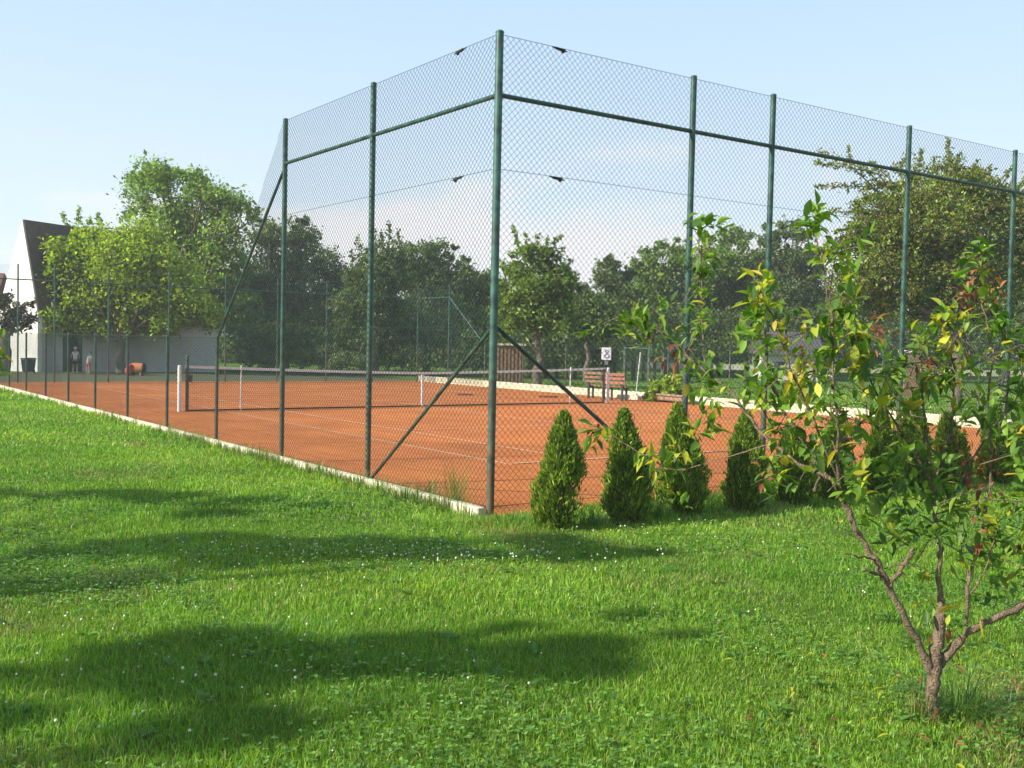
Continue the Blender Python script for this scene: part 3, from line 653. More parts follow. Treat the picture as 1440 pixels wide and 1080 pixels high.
# ------------------------------------------------------------------ people (small figures by the outbuilding)
def person(P, H_, lean, label, top, bottom, arms, yaw=0., hat=None, sit=0.):
    e = empty('person', P, label, 'person', 'people by the grey outbuilding'); P = np.array(P, float); k = H_/1.7
    cz, sz_ = cos(yaw), sin(yaw)
    def T(x, y, z): x, y = x*cz-y*sz_, x*sz_+y*cz; return P+np.array([x, y, z])*k
    hipz = .88-sit; lx = lean*.45
    def body(J, E, R, name, mat, parent, sub=2):
        me = bpy.data.meshes.new(name); off = np.array(parent_world(parent))
        me.from_pydata([tuple(np.array(T(*j))-off) for j in J], E, []); me.update(); o = link_mesh(me, name, mat, parent)
        s = o.modifiers.new('skin', 'SKIN'); s.use_smooth_shade = True
        for i, r in enumerate(R): me.skin_vertices[0].data[i].radius = (r[0]*k, r[1]*k)
        me.skin_vertices[0].data[0].use_root = True
        b = o.modifiers.new('sub', 'SUBSURF'); b.levels = sub; b.render_levels = sub; return o
    kn = (.12, -.22*min(sit*3, 1.6), hipz*.52+sit*.3)
    J = [(0, 0, hipz), (lx*.4, -.01, hipz+.25), (lx*.8, 0, hipz+.48), (lx*.95, 0, hipz+.60), (lx*1.05, -.03, hipz+.72), (lx*1.1, -.03, hipz+.80),
         (.10, 0, hipz-.06), (kn[0], kn[1]-.01, kn[2]), (.12, .02, .09), (.12, -.13, .04),
         (-.10, 0, hipz-.06), (-kn[0], kn[1]+.03, kn[2]), (-.13, .05, .09), (-.13, -.10, .04),
         (lx*.8+.18, 0, hipz+.50), (lx*.6+.25, arms[0]*.5, hipz+.25), (lx*.5+.24, arms[0], hipz+.04+abs(arms[0])*.5),
         (lx*.8-.18, 0, hipz+.50), (lx*.6-.26, arms[1]*.5, hipz+.25), (lx*.5-.25, arms[1], hipz+.04+abs(arms[1])*.5)]
    E_ = [(0, 1), (1, 2), (2, 3), (3, 4), (4, 5), (0, 6), (6, 7), (7, 8), (8, 9), (0, 10), (10, 11), (11, 12), (12, 13), (2, 14), (14, 15), (15, 16), (2, 17), (17, 18), (18, 19)]
    R_ = [(.13, .10), (.12, .09), (.14, .09), (.05, .05), (.085, .10), (.07, .085), (.085, .085), (.055, .055), (.04, .04), (.035, .03), (.085, .085), (.055, .055), (.04, .04), (.035, .03), (.055, .055), (.04, .04), (.028, .028), (.055, .055), (.04, .04), (.028, .028)]
    body(J, E_, R_, 'body', M['skin'], e)
    g_ = .022
    body([J[0], J[1], J[2], (J[14][0]*.8, 0, J[14][2]), (J[14][0]*1.15, arms[0]*.2, J[14][2]-.13), (J[17][0]*.8+lx*.16, 0, J[17][2]), (J[17][0]*1.15, arms[1]*.2, J[17][2]-.13)], [(0, 1), (1, 2), (2, 3), (3, 4), (2, 5), (5, 6)],
         [(.15+g_, .12+g_), (.13+g_, .10+g_), (.14+g_, .10+g_), (.08, .08), (.07, .07), (.08, .08), (.07, .07)], 'shirt', top, e)
    mid = [tuple(np.array(J[i])*.35+np.array(J[j])*.65) for i, j in ((6, 7), (10, 11))]
    body([(0, 0, hipz+.04), (.10, 0, hipz-.08), mid[0], (-.10, 0, hipz-.08), mid[1]], [(0, 1), (1, 2), (0, 3), (3, 4)], [(.16, .13), (.11, .11), (.09, .09), (.11, .11), (.09, .09)], 'shorts', bottom, e)
    m = MB(); hc = T(lx*1.08, .0, hipz+.79); m.ball(hc, .105*k, 12, 8, (1, 1.05, .9)); m.build('hair' if hat is None else 'cap', M['hair'] if hat is None else hat, e)
    return e
person(horizon_depth(106, 46.3), 1.15, 0, 'small person standing in white top and dark shorts by the dark doorway', M['tshirt'], M['darkcloth'], (-.05, -.12), .3, M['tshirt'])
person(horizon_depth(124, 45.6), .98, .5, 'small person bending sideways in white shirt and red shorts', M['tshirt'], M['redcloth'], (-.2, -.1), -.4)

# ------------------------------------------------------------------ thuja hedge plants
def thuja(x, y, h, rad, seed, label, bare=False):
    r_ = np.random.default_rng(seed); e = empty('thuja_shrub', (x, y, 0), label, 'thuja', 'young thujas planted along the tall fence')
    N = int(16000*h/1.1); z = r_.random(N)**1.15
    prof = np.clip(z*2.2+.62,0,1)*(1-z**1.75)**.80*1.02+.03
    ang = r_.random(N)*2*pi; rr = np.where(r_.random(N) < .72, .78+.3*r_.random(N), r_.random(N)**.5*.85)
    lob = 1+.15*r_.random()*np.sin(ang+z*4)+.13*np.sin(ang*3+z*9+seed)+.10*np.sin(ang*5-z*17+seed*2)+.06*np.sin(z*40+ang*2)
    R = rad*.84*prof*rr*lob
    if bare:
        mk = (np.cos(ang+.5) > .25) & (z < .42) & (r_.random(N) < .9); R = np.where(mk, R*.5*r_.random(N), R)
    C = np.stack([x+R*np.cos(ang)+.04*z*r_.normal(), y+R*np.sin(ang), .03+z*h], 1)+r_.normal(size=(N, 3))*.012
    t = np.stack([np.cos(ang)*.55, np.sin(ang)*.55, np.full(N, 1.)], 1)+r_.normal(size=(N, 3))*.30; t = norm(t)
    s = norm(np.cross(t, r_.normal(size=(N, 3)))); L = (.030+.045*r_.random((N, 1))); wd = L*.26
    V = np.stack([C-t*L*.5, C+s*wd*.5, C+t*L*.5, C-s*wd*.5], 1)
    if bare: C[:, 0] += .07*(z-.3); C[:, 0] += .05*np.sin(z*9)*(z > .5)
    cl = np.array([(.095, .175, .018), (.17, .26, .022), (.045, .095, .014), (.28, .34, .035)])[r_.choice(4, N, p=[.34, .28, .20, .18])]*(1+.18*r_.normal(size=(N, 1))).clip(.4, 1.6)
    inner = (rr < .6)[:, None]; cl = np.where(inner & (r_.random((N, 1)) < .25), np.array([[.11, .075, .035]]), cl)
    np_mesh('foliage', V, 4, M['needle'], e, cl.clip(.004, .8), LQ)
    m = MB(); m.tube([(x, y, -.03), (x+.01, y, h*.45), (x, y, h*.88)], [.02, .014, .004], 7)
    for i in range(26):
        zz_ = h*(.08+.75*i/26); a = i*2.4; rr_ = rad*.75*(1-(zz_/h)**2); m.tube([(x, y, zz_), (x+rr_*.6*cos(a), y+rr_*.6*sin(a), zz_+.10), (x+rr_*cos(a), y+rr_*sin(a), zz_+.24)], [.007, .005, .002], 4, False)
    m.build('trunk', M['bark'], e)
ord_ = ['first thuja from the corner post, with a bare brown patch low down', 'second thuja from the corner post, evenly pointed and dense', 'third thuja from the corner post, with small broad leaves growing into it', 'fourth thuja from the corner post, a dark cone',
        'fifth thuja from the corner post, low and half behind sapling twigs', 'sixth thuja from the corner post, behind the middle of the sapling', 'seventh thuja from the corner post, left of the fence post', 'eighth thuja from the corner post, right of the fence post', 'ninth thuja from the corner post, behind the red sapling leaves', 'tenth thuja from the corner post, close to the right picture edge']
tx = [(785, 748, 585, 38), (880, 741, 581, 35), (967, 730, 574, 36), (1045, 716, 583, 33), (1115, 706, 600, 30), (1172, 699, 590, 30), (1232, 691, 580, 28), (1285, 686, 565, 30), (1342, 681, 585, 28), (1395, 676, 578, 28), (1446, 670, 570, 28)]
ord_.append('eleventh thuja from the corner post, cut by the right picture edge')
for i, (px, py, ty, rp) in enumerate(tx):
    aa = min(np.linspace(-9, 9, 1801), key=lambda a: abs(720+F_PX*((W(a, 16.42)-CAM)@Rv)/((W(a, 16.42)-CAM)@Fv)-px))
    G = W(aa, 16.42+.06*math.sin(i*2.3)); d = (G-CAM)@Fv; py = 540-F_PX*((G-CAM)@Uv)/d; thuja(G[0], G[1], (py-ty)/F_PX*d, rp/F_PX*d*1.08, 40+i, ord_[i], i == 0)

# ------------------------------------------------------------------ the young fruit tree in front
D0 = float((ground(1313, 1012)-CAM)@Fv)
sap = empty('young_peach_tree', ground(1313, 1012), 'young peach tree in the right foreground with forked trunk and green, yellow and red leaves', 'tree')
PL_V = []; PL_C = []
def peach_leaf(B, dr_, L, wd, colr, droop=.35, fold=.35):
    dr_ = np.array(dr_, float); dr_ /= np.linalg.norm(dr_)
    s = np.cross(dr_, np.array([0, 0, 1.])+rng.normal(0, .25, 3)); s /= np.linalg.norm(s)+1e-9; n = np.cross(s, dr_)
    P = [np.array(B, float)]; d = dr_.copy()
    for i in range(4):
        d = d-np.array([0, 0, droop*.28])*(1 if i else .4); d /= np.linalg.norm(d); P.append(P[-1]+d*L/4)
    ws = [0, .78, 1., .62, 0]; V = [P[0], P[1], P[2], P[3], P[4]]
    for sg in (1, -1):
        for i in (1, 2, 3): V.append(P[i]+s*sg*wd*.5*ws[i]+n*fold*wd*.5*ws[i])
    PL_V.append(V); PL_C.append(colr)
PLQ = [(0, 1, 5), (1, 2, 6, 5), (2, 3, 7, 6), (3, 4, 7), (0, 8, 1), (1, 8, 9, 2), (2, 9, 10, 3), (3, 10, 4)]
PG = np.array([(.12, .23, .028), (.17, .29, .035), (.07, .145, .024), (.23, .33, .045)])
PY = np.array([(.42, .42, .03), (.36, .40, .05), (.50, .38, .05)])
PR = np.array([(.26, .055, .03), (.30, .12, .05), (.20, .05, .035), (.36, .16, .07)])
def leafcol(kind):
    k = rng.random()
    if kind == 'g': a = PG if k < .93 else PY
    elif kind == 'y': a = PY if k < .42 else PG
    elif kind == 'r': a = PR if k < .8 else PG
    return a[rng.integers(len(a))]*(1+.15*rng.normal())
def cluster(P, up, n, kind='g', L=.095, spread=1.):
    up = np.array(up, float); up /= np.linalg.norm(up)
    for i in range(int(n*1.7)):
        r = rng.normal(size=3); d = up*rng.uniform(-.3, .9)+r/np.linalg.norm(r)*.9*spread
        ll = .98*L*rng.uniform(.5, 1.3); c = leafcol(kind); cur = kind == 'r'
        peach_leaf(np.array(P)+rng.normal(0, .026, 3)-up*rng.uniform(0, .09), d, ll*(.8 if cur else 1), ll*(.26 if cur else rng.uniform(.34, .46)), c, rng.uniform(-.3, 1.2) if not cur else 2.0, rng.uniform(.1, .8))
def bp(pts):  # branch from photo pixels with own depth offsets
    return [pix(p[0], p[1], D0+p[2]) for p in pts]
def smooth(P, k=3):
    P = [np.array(p) for p in P]
    for _ in range(k-1):
        Q = [P[0]]
        for a, b in zip(P[:-1], P[1:]): Q += [a*.75+b*.25, a*.25+b*.75]
        P = Q+[P[-1]]
    return P
def limb(pts, r0, r1, name='branch', mat='barkyoung', knob=.15, leaves=None, every=.045, start=.35, kind='g'):
    P = smooth(bp(pts)); n = len(P); rad = [r0+(r1-r0)*(i/(n-1))**.8 for i in range(n)]
    rad = [r*(1+knob*rng.normal()) for r in rad]
    P = [P[0]]+[p+rng.normal(0, .004, 3) for p in P[1:-1]]+[P[-1]]
    m = MB(); m.tube(P, rad, 9)
    cum = np.concatenate([[0], np.cumsum([np.linalg.norm(b-a) for a, b in zip(P[:-1], P[1:])])]); T = cum[-1]
    def at(s):
        i = min(int(np.searchsorted(cum, s, 'right'))-1, n-2); f = (s-cum[i])/(cum[i+1]-cum[i]+1e-9); return P[i]+(P[i+1]-P[i])*f, norm(P[i+1]-P[i])
    if leaves:
        s = T*start
        while s < T:
            q, dv = at(s)
            if rng.random() < leaves:
                if rng.random() < .5:   # short spur or twig with its own rosette
                    v = norm(rng.normal(size=3)+np.array([0, 0, .5])+dv*.4); ll = rng.uniform(.05, .26); e_ = q+v*ll
                    m.tube([q, q+v*ll*.5+rng.normal(0, .006, 3), e_], [.0035, .0028, .0018], 5); cluster(e_, v, rng.integers(4, 8), kind, .085)
                else:
                    for _ in range(rng.integers(2, 5)):
                        v = norm(rng.normal(size=3))+dv*.6; ll = rng.uniform(.05, .12); peach_leaf(q, v, ll, ll*rng.uniform(.34, .46), leafcol(kind), rng.uniform(.1, 1.2), rng.uniform(.2, .6))
            s += every*rng.uniform(.5, 1.4)
        cluster(P[-1], dv, 9, kind, .10)
    m.build(name, M[mat], sap)
limb([(1313, 1022, 0), (1312, 985, 0), (1311, 955, 0), (1316, 925, 0), (1320, 895, 0), (1321, 862, 0)], .036, .026, 'trunk', 'barkyoung', .07)
limb([(1320, 880, 0), (1324, 850, .02), (1319, 815, .03), (1322, 775, .04), (1316, 745, .05), (1316, 715, .08), (1308, 660, .12), (1300, 600, .15), (1296, 540, .18), (1290, 470, .2)], .018, .004, leaves=.75, kind='g', start=.30)
limb([(1310, 945, 0), (1296, 915, -.02), (1275, 870, -.04), (1252, 828, -.06), (1238, 800, -.06), (1222, 775, -.05), (1205, 748, -.05), (1190, 715, -.05), (1180, 690, -.03), (1150, 655, 0), (1132, 620, .05), (1105, 585, .08), (1085, 545, .1), (1075, 490, .1), (1072, 425, .12)], .022, .004, leaves=.8, start=.55, kind='g')
limb([(1250, 826, -.06), (1262, 806, -.08), (1276, 790, -.1), (1284, 770, -.1)], .013, .009)
limb([(1232, 788, -.06), (1212, 783, -.12), (1186, 779, -.15)], .006, .003)
limb([(1245, 815, -.06), (1232, 806, -.1), (1216, 801, -.14)], .009, .007)
limb([(1186, 708, -.04), (1176, 660, -.15), (1180, 600, -.25), (1170, 530, -.3), (1172, 460, -.3), (1160, 390, -.3), (1150, 340, -.28), (1147, 302, -.25)], .009, .003, leaves=.85, start=.2, kind='g', every=.05)
limb([(1165, 672, 0), (1120, 650, .1), (1085, 625, .2), (1050, 585, .3), (1030, 548, .35), (1000, 530, .4), (965, 500, .5), (940, 470, .55), (900, 460, .6), (878, 442, .6)], .009, .003, leaves=.55, start=.35, kind='g')
limb([(1085, 625, .2), (1030, 640, .4), (985, 655, .5), (940, 662, .6), (925, 650, .6)], .005, .002, leaves=.45, start=.4, kind='y')
limb([(1000, 530, .4), (985, 470, .6), (990, 400, .7), (982, 345, .8), (985, 305, .8)], .005, .002, leaves=.7, start=.25, kind='g')
limb([(925, 650, .6), (880, 625, .8), (840, 600, .9)], .003, .0015, leaves=.35, start=.6, kind='y')
limb([(1145, 690, 0), (1160, 640, .2), (1200, 605, .25), (1250, 562, .3), (1262, 530, .3)], .007, .003, leaves=.5, start=.3, kind='g')
limb([(1310, 680, .1), (1270, 610, .15), (1235, 560, .1), (1215, 510, .05), (1205, 470, 0)], .007, .003, leaves=.75, start=.35, kind='y')
limb([(1190, 700, -.05), (1130, 560, -.2), (1105, 500, -.25), (1095, 455, -.25), (1065, 415, -.25)], .006, .003, leaves=.8, start=.4, kind='y')
limb([(1322, 935, 0), (1345, 905, 0), (1372, 882, .02), (1402, 868, .04), (1440, 850, .06), (1480, 828, .08), (1520, 780, .1), (1540, 700, .1)], .021, .012, leaves=.25, start=.5)
limb([(1478, 828, .08), (1460, 760, 0), (1445, 700, -.05), (1455, 640, -.1), (1440, 600, -.1)], .008, .003, leaves=.85, start=.2, kind='g')
limb([(1360, 893, .01), (1359, 850, 0), (1361, 812, 0), (1372, 780, .02), (1380, 750, .04), (1388, 700, .05), (1396, 640, .1), (1388, 560, .15), (1400, 500, .15), (1386, 450, .2), (1378, 400, .2), (1383, 350, .2)], .010, .003, leaves=.45, start=.42, kind='g')
limb([(1362, 835, 0), (1376, 820, -.05), (1392, 785, -.06), (1402, 745, -.08)], .006, .003, leaves=.4, start=.5)
limb([(1362, 815, 0), (1352, 780, .06), (1350, 748, .08), (1340, 700, .1)], .005, .002, leaves=.5, start=.5)
limb([(1340, 700, .1), (1362, 655, .12), (1400, 600, .15), (1440, 545, .2)], .007, .003, leaves=.6, start=.3)
limb([(1400, 640, .1), (1425, 520, .25), (1415, 460, .25), (1400, 440, .25)], .005, .003, leaves=.75, start=.4)
limb([(1310, 690, .1), (1335, 610, .3), (1345, 540, .3), (1335, 480, .3), (1330, 435, .3)], .007, .003, leaves=.85, start=.3, kind='y')
for (px, py, dd, n, kd) in [(1060, 425, -.25, 10, 'y'), (1062, 470, -.2, 9, 'g'), (1070, 512, 0, 10, 'g'), (1145, 290, -.25, 5, 'g'), (1172, 345, -.28, 10, 'g'), (1200, 380, -.3, 8, 'g'), (1188, 425, -.3, 10, 'g'), (1150, 440, -.28, 8, 'g'), (1215, 470, 0, 9, 'g'), (1222, 500, 0, 8, 'y'), (1250, 520, .1, 8, 'y'), (1275, 560, .1, 8, 'y'),
    (1330, 440, .3, 10, 'y'), (1312, 470, .3, 8, 'g'), (1300, 500, .2, 8, 'r'), (1318, 520, .3, 10, 'r'), (1380, 375, .2, 14, 'r'), (1398, 398, .2, 9, 'r'), (1360, 395, .2, 9, 'r'), (1352, 478, .3, 6, 'r'), (1390, 640, .1, 16, 'r'), (1382, 665, .1, 14, 'r'), (1360, 650, .1, 10, 'r'), (1345, 620, .1, 8, 'r'),
    (1190, 680, -.1, 10, 'g'), (1205, 660, -.1, 9, 'g'), (1245, 690, 0, 9, 'g'), (1285, 655, .05, 9, 'g'), (1320, 650, .05, 8, 'g'), (1265, 640, 0, 8, 'g'), (1225, 720, 0, 8, 'g'), (1300, 740, 0, 9, 'g'), (1265, 720, .05, 9, 'g'), (1325, 690, .1, 8, 'g'), (1260, 760, 0, 6, 'g'), (1230, 650, .1, 9, 'g'), (1160, 620, 0, 10, 'g'), (1100, 600, .1, 8, 'g'), (1120, 560, 0, 8, 'y'),
    (1385, 705, 0, 3, 'y'), (1366, 748, 0, 6, 'r'), (1437, 765, 0, 5, 'r'), (1318, 858, 0, 5, 'y'), (1353, 848, 0, 3, 'y'), (1337, 893, 0, 5, 'r'), (1425, 690, -.1, 10, 'g'), (1410, 730, 0, 9, 'g'), (1440, 720, -.1, 9, 'g'), (1400, 800, .1, 9, 'g'), (1435, 790, .1, 9, 'g'), (1370, 830, .1, 5, 'g'), (1432, 640, 0, 9, 'g'), (1420, 600, 0, 7, 'y'), (1436, 470, .2, 9, 'g'), (1405, 450, .2, 9, 'g'),
    (1290, 790, 0, 6, 'g'), (1340, 770, 0, 8, 'g'), (1385, 775, .05, 8, 'g'), (1415, 760, 0, 9, 'g'), (1350, 725, 0, 9, 'g'), (1425, 830, .1, 6, 'g'), (1300, 820, 0, 4, 'y'), (1275, 690, 0, 8, 'g'), (870, 445, .6, 7, 'g'), (888, 455, .6, 5, 'y'), (908, 462, .6, 6, 'r'), (985, 370, .7, 8, 'g'), (950, 490, .5, 9, 'r'), (970, 510, .5, 7, 'g'), (1000, 500, .4, 8, 'g'), (985, 555, .5, 8, 'g'), (1005, 590, .4, 9, 'g'), (975, 600, .5, 7, 'g'), (935, 655, .6, 7, 'y'), (955, 690, .6, 5, 'y'), (838, 600, .9, 6, 'r'), (1040, 470, 0, 7, 'g'), (1240, 440, .2, 7, 'r'), (1225, 460, .2, 7, 'r'), (1130, 500, .1, 7, 'r'), (1088, 670, .1, 7, 'g'), (1085, 655, .1, 6, 'r')]:
    cluster(pix(px, py, D0+dd), (0, 0, 1), n, kd, .09)
for i in range(75):
    m = MB()
    px, py = rng.uniform(1060, 1440), rng.uniform(480, 800)
    if py > 700 and px < 1230: py -= 150
    q = pix(px, py, D0+rng.uniform(-.25, .3)); v = norm(np.array([rng.normal(), rng.normal()*.6, rng.uniform(-.1, 1.1)])); ll = rng.uniform(.10, .32); mid_ = q+v*ll*.5+rng.normal(0, .02, 3); e_ = q+v*ll
    m.tube([q, mid_, e_], [.0035, .0026, .0015], 5)
    if rng.random() < .6: cluster(e_, v, rng.integers(2, 5), 'g' if rng.random() < .8 else 'y', .085)
    if rng.random() < .5: cluster(mid_, v, 2, 'g', .075)
    m.build('twig', M['barkyoung'], sap)
V = np.array(PL_V); np_mesh('foliage', V, 11, M['leaf'], sap, np.array(PL_C).clip(.004, .9), PLQ)

# a leafy shoot reaching in at the left edge
PL_V = []; PL_C = []
Bx = pix(-60, 700, 8.); Bx[2] = 0
sh = empty('leafy_shoot', Bx, 'green leaf tips of a young shoot reaching in at the left picture edge', 'shrub')
m = MB(); m.tube([Bx, pix(-50, 600, 8), pix(-28, 530, 8), pix(2, 505, 8)], [.012, .009, .006, .003], 7); m.tube([pix(-28, 530, 8), pix(-5, 480, 8.1)], [.004, .002], 6); m.build('stem', M['barkyoung'], sh)
for (px, py, n) in ((4, 495, 7), (0, 515, 8), (-14, 535, 9), (-30, 560, 9), (-8, 482, 7)): cluster(pix(px, py, 8), (.4, 0, .5), n, 'g', .12)
np_mesh('foliage', np.array(PL_V), 11, M['leaf'], sh, np.array(PL_C).clip(.004, .9), PLQ)

# ------------------------------------------------------------------ grass
def court_mask(X, Y, pad=.0):
    dx, dy = X-NX, Y-NY; a = dx*uu[0]+dy*uu[1]; b = dx*vv[0]+dy*vv[1]
    return ((a > AL-.16-pad) & (a < AR+.2) & (b < BN+.06+pad) & (b > BF-.4)) | ((b < BF) & (b > -26.5) & (a < AR+.3))
def lump(X, Y):
    return (np.sin(X*1.7+1.3*np.sin(Y*1.1))*np.sin(Y*1.9+X*.6)+.6*np.sin(X*4.1+Y*2.7)*np.sin(Y*4.7-X*1.3)+.4*np.sin(X*9.3-Y*5.1)*np.sin(Y*10.7+X*3.1))/2
def blades(dens, y0, y1, w, hgt, sub=1.):
    "random blades in the part of the wedge seen by the camera between depths y0 and y1"
    A = (y1**2-y0**2)*.56+ (y1-y0)*4.2; N = int(dens*A)
    yy = np.sqrt(y0**2+(y1**2-y0**2)*rng.random(N)); xx = (rng.random(N)*2-1)*(yy*.56+2.1)
    k = ~court_mask(xx, yy); xx, yy = xx[k], yy[k]; N = len(xx)
    lm = lump(xx, yy)
    dx, dy = xx-NX, yy-NY; a = dx*uu[0]+dy*uu[1]; b = dx*vv[0]+dy*vv[1]
    edge = np.clip(1-np.abs(a-(AL-.16))/.30, 0, 1)*(b < BN)*.9 + np.clip(1-np.abs(b-(BN+.35))/.75, 0, 1)*(a > AL-.9)*1.3
    h = hgt*(1+.55*lm)*(1+edge)*(.55+.7*rng.random(N)); h *= np.where(rng.random(N) < .02, 1.6, 1.)
    an = rng.random(N)*2*pi; ln_ = np.abs(rng.normal(size=N))*.55+.15; la = rng.random(N)*2*pi
    s = np.stack([np.cos(an), np.sin(an), 0*an], 1); l = np.stack([np.cos(la), np.sin(la), 0*la], 1); up = np.array([0, 0, 1.])
    B = np.stack([xx, yy, 0*xx-.004], 1); wv = (w*(.6+.8*rng.random(N)))[:, None]
    mid = B+up*(h*.55)[:, None]+l*(h*ln_*.25)[:, None]; tip = B+up*(h*(1-.28*ln_))[:, None]+l*(h*ln_*.95)[:, None]
    V = np.stack([B-s*wv*.5, B+s*wv*.5, mid+s*wv*.42, mid-s*wv*.42, tip], 1)
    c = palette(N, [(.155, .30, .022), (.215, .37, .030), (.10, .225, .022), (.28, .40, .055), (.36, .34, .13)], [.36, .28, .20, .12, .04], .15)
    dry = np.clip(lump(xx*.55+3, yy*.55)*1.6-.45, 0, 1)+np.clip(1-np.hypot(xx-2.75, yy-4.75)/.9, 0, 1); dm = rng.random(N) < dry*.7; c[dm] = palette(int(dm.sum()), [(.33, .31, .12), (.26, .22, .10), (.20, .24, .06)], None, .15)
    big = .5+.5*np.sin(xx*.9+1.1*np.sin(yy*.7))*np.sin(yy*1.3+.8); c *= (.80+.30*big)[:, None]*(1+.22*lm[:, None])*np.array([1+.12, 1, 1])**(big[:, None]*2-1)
    return V, c
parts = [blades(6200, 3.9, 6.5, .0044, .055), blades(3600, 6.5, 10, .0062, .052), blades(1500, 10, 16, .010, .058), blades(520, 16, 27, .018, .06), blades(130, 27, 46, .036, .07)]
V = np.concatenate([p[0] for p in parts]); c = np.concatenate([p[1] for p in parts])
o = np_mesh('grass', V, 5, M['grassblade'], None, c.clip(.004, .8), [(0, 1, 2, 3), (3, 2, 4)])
tag(o, 'mown green grass of the lawn in the foreground', 'grass', kind='stuff')
# broad clover leaves and other low weeds
def clover(n, y0, y1, size):
    yy = np.sqrt(y0**2+(y1**2-y0**2)*rng.random(n)); xx = (rng.random(n)*2-1)*(yy*.54+.3)
    k = ~court_mask(xx, yy); lm = np.sin(xx*1.3+2+np.sin(yy))*np.sin(yy*1.6+xx*.7+1); k &= (lm > rng.random(n)*1.1-.35); xx, yy = xx[k], yy[k]; n = len(xx)
    Vs = []; cs = []
    hh = .03+.035*rng.random(n); base = rng.random(n)*6.28; c = palette(n, [(.13, .27, .04), (.19, .34, .06), (.09, .20, .035)], None, .15)
    tl = rng.normal(0, .25, (n, 2))
    for j in range(3):
        a = base+j*2.094; d = np.stack([np.cos(a), np.sin(a), tl[:, 0]+.1], 1); s = np.stack([-np.sin(a), np.cos(a), tl[:, 1]], 1); P = np.stack([xx, yy, hh], 1); L = (size*(.7+.6*rng.random(n)))[:, None]
        Vs.append(np.stack([P, P+d*L*.6+s*L*.48, P+d*L, P+d*L*.6-s*L*.48], 1)); cs.append(c)
    return np.concatenate(Vs), np.concatenate(cs)
cp = [clover(16000, 3.9, 8, .018), clover(14000, 8, 14, .024)]
o = np_mesh('clover_leaves', np.concatenate([p[0] for p in cp]), 4, M['grassblade'], None, np.concatenate([p[1] for p in cp]).clip(.004, .8), [(0, 1, 2, 3)])
tag(o, 'round clover leaves scattered low among the lawn grass', 'clover', kind='stuff')
Vb = []; cb_ = []
for i in range(230):      # plantain / dandelion rosettes
    y = sqrt(3.9**2+(13**2-3.9**2)*rng.random()); x = (rng.random()*2-1)*(y*.53)
    if court_mask(np.array([x]), np.array([y]), .1)[0]: continue
    PL_V = []; PL_C = []
    for j in range(rng.integers(5, 9)):
        a = rng.random()*6.28; ll = rng.uniform(.05, .10); peach_leaf((x, y, .012), (cos(a), sin(a), rng.uniform(.35, 1.0)), ll, ll*.34, np.array([.09, .20, .03])*(1+.2*rng.normal()), .8, .3)
    Vb += PL_V; cb_ += PL_C
tag(np_mesh('weed_rosettes', np.array(Vb), 11, M['grassblade'], None, np.array(cb_).clip(.004, .8), PLQ), 'small broad leaved weeds among the lawn grass', 'weeds', kind='stuff')
# white clover heads
m = MB()
def heads(n, cx, cy, sx, sy, r=.009):
    for i in range(n):
        x, y = rng.normal(cx, sx), rng.normal(cy, sy)
        if y < 4 or court_mask(np.array([x]), np.array([y]), .05)[0]: continue
        z = rng.uniform(.045, .085); rr = r*rng.uniform(.45, 1.); m.ball((x, y, z), rr, 6, 4)
heads(170, -.6, 8.3, 1.0, .30); heads(60, -2.5, 8.3, .9, .5); heads(90, -2.2, 6.3, .9, .7, .008); heads(50, 0, 6.5, 2.2, 1.3, .006); heads(60, 1.2, 9.3, 1.3, .6); heads(40, -2., 5.0, 1., .4, .009); heads(16, 2.4, 6.5, .8, 1.4, .007)
tag(m.build('clover_flowers', M['petal']), 'small white clover flower heads dotted through the lawn', 'clover flowers', kind='stuff')
PL_V = []; PL_C = []
for i in range(70):
    a = rng.random()*6.28; q = rng.normal(0, .55, 2); peach_leaf((2.06+q[0], 4.94+q[1]*1.2, rng.uniform(.03, .06)), (cos(a), sin(a), rng.uniform(-.2, .3)), rng.uniform(.04, .075), .02, (PY if rng.random() < .4 else PR*1.2)[rng.integers(3)], .8, .6)
tag(np_mesh('fallen_leaves', np.array(PL_V), 11, M['leaf'], None, np.array(PL_C).clip(.004, .8), PLQ), 'fallen brown and yellow leaves in the grass below the peach tree', 'leaves', kind='stuff')
# tall weeds at the fence foot
def tuft(name, P, n, h, spread, label, cols, w=.006, cat='grass tuft', group=None, heads_=0):
    P = np.array(P); an = rng.random(n)*2*pi; rr = np.abs(rng.normal(size=n))*spread*.4
    B = P+np.stack([np.cos(an)*rr, np.sin(an)*rr, 0*an], 1); d = np.stack([np.cos(an), np.sin(an), 0*an], 1)*(rng.random(n)*spread*1.5)[:, None]+rng.normal(0, .02, (n, 3)); hh = h*(.45+.6*rng.random(n))
    s = norm(np.cross(d, np.array([0, 0, 1.]))); wv = w*(.6+.8*rng.random((n, 1)))
    mid = B+d*.4+np.array([0, 0, 1.])*(hh*.65)[:, None]; tip = B+d*1.25+np.array([0, 0, 1.])*(hh*rng.uniform(.6, 1.05, n))[:, None]
    V = np.stack([B-s*wv*.5, B+s*wv*.5, mid+s*wv*.4, mid-s*wv*.4, tip], 1)
    o = np_mesh(name, V, 5, M['grassblade'], None, palette(n, cols, None, .15), [(0, 1, 2, 3), (3, 2, 4)]); tag(o, label, cat, group); return o
DRY = [(.20, .24, .06), (.28, .27, .10), (.12, .19, .04)]; GR = [(.09, .19, .03), (.13, .24, .04), (.06, .14, .03)]
q = ground(640, 716); tuft('grass_tuft', q, 170, .60, .24, 'tall pale weedy grass clump at the kerb just left of the corner post', DRY, .0035)
q = ground(605, 704); tuft('grass_tuft', q, 90, .32, .2, 'lower pale grass clump left of the tallest one, before the corner post', DRY)
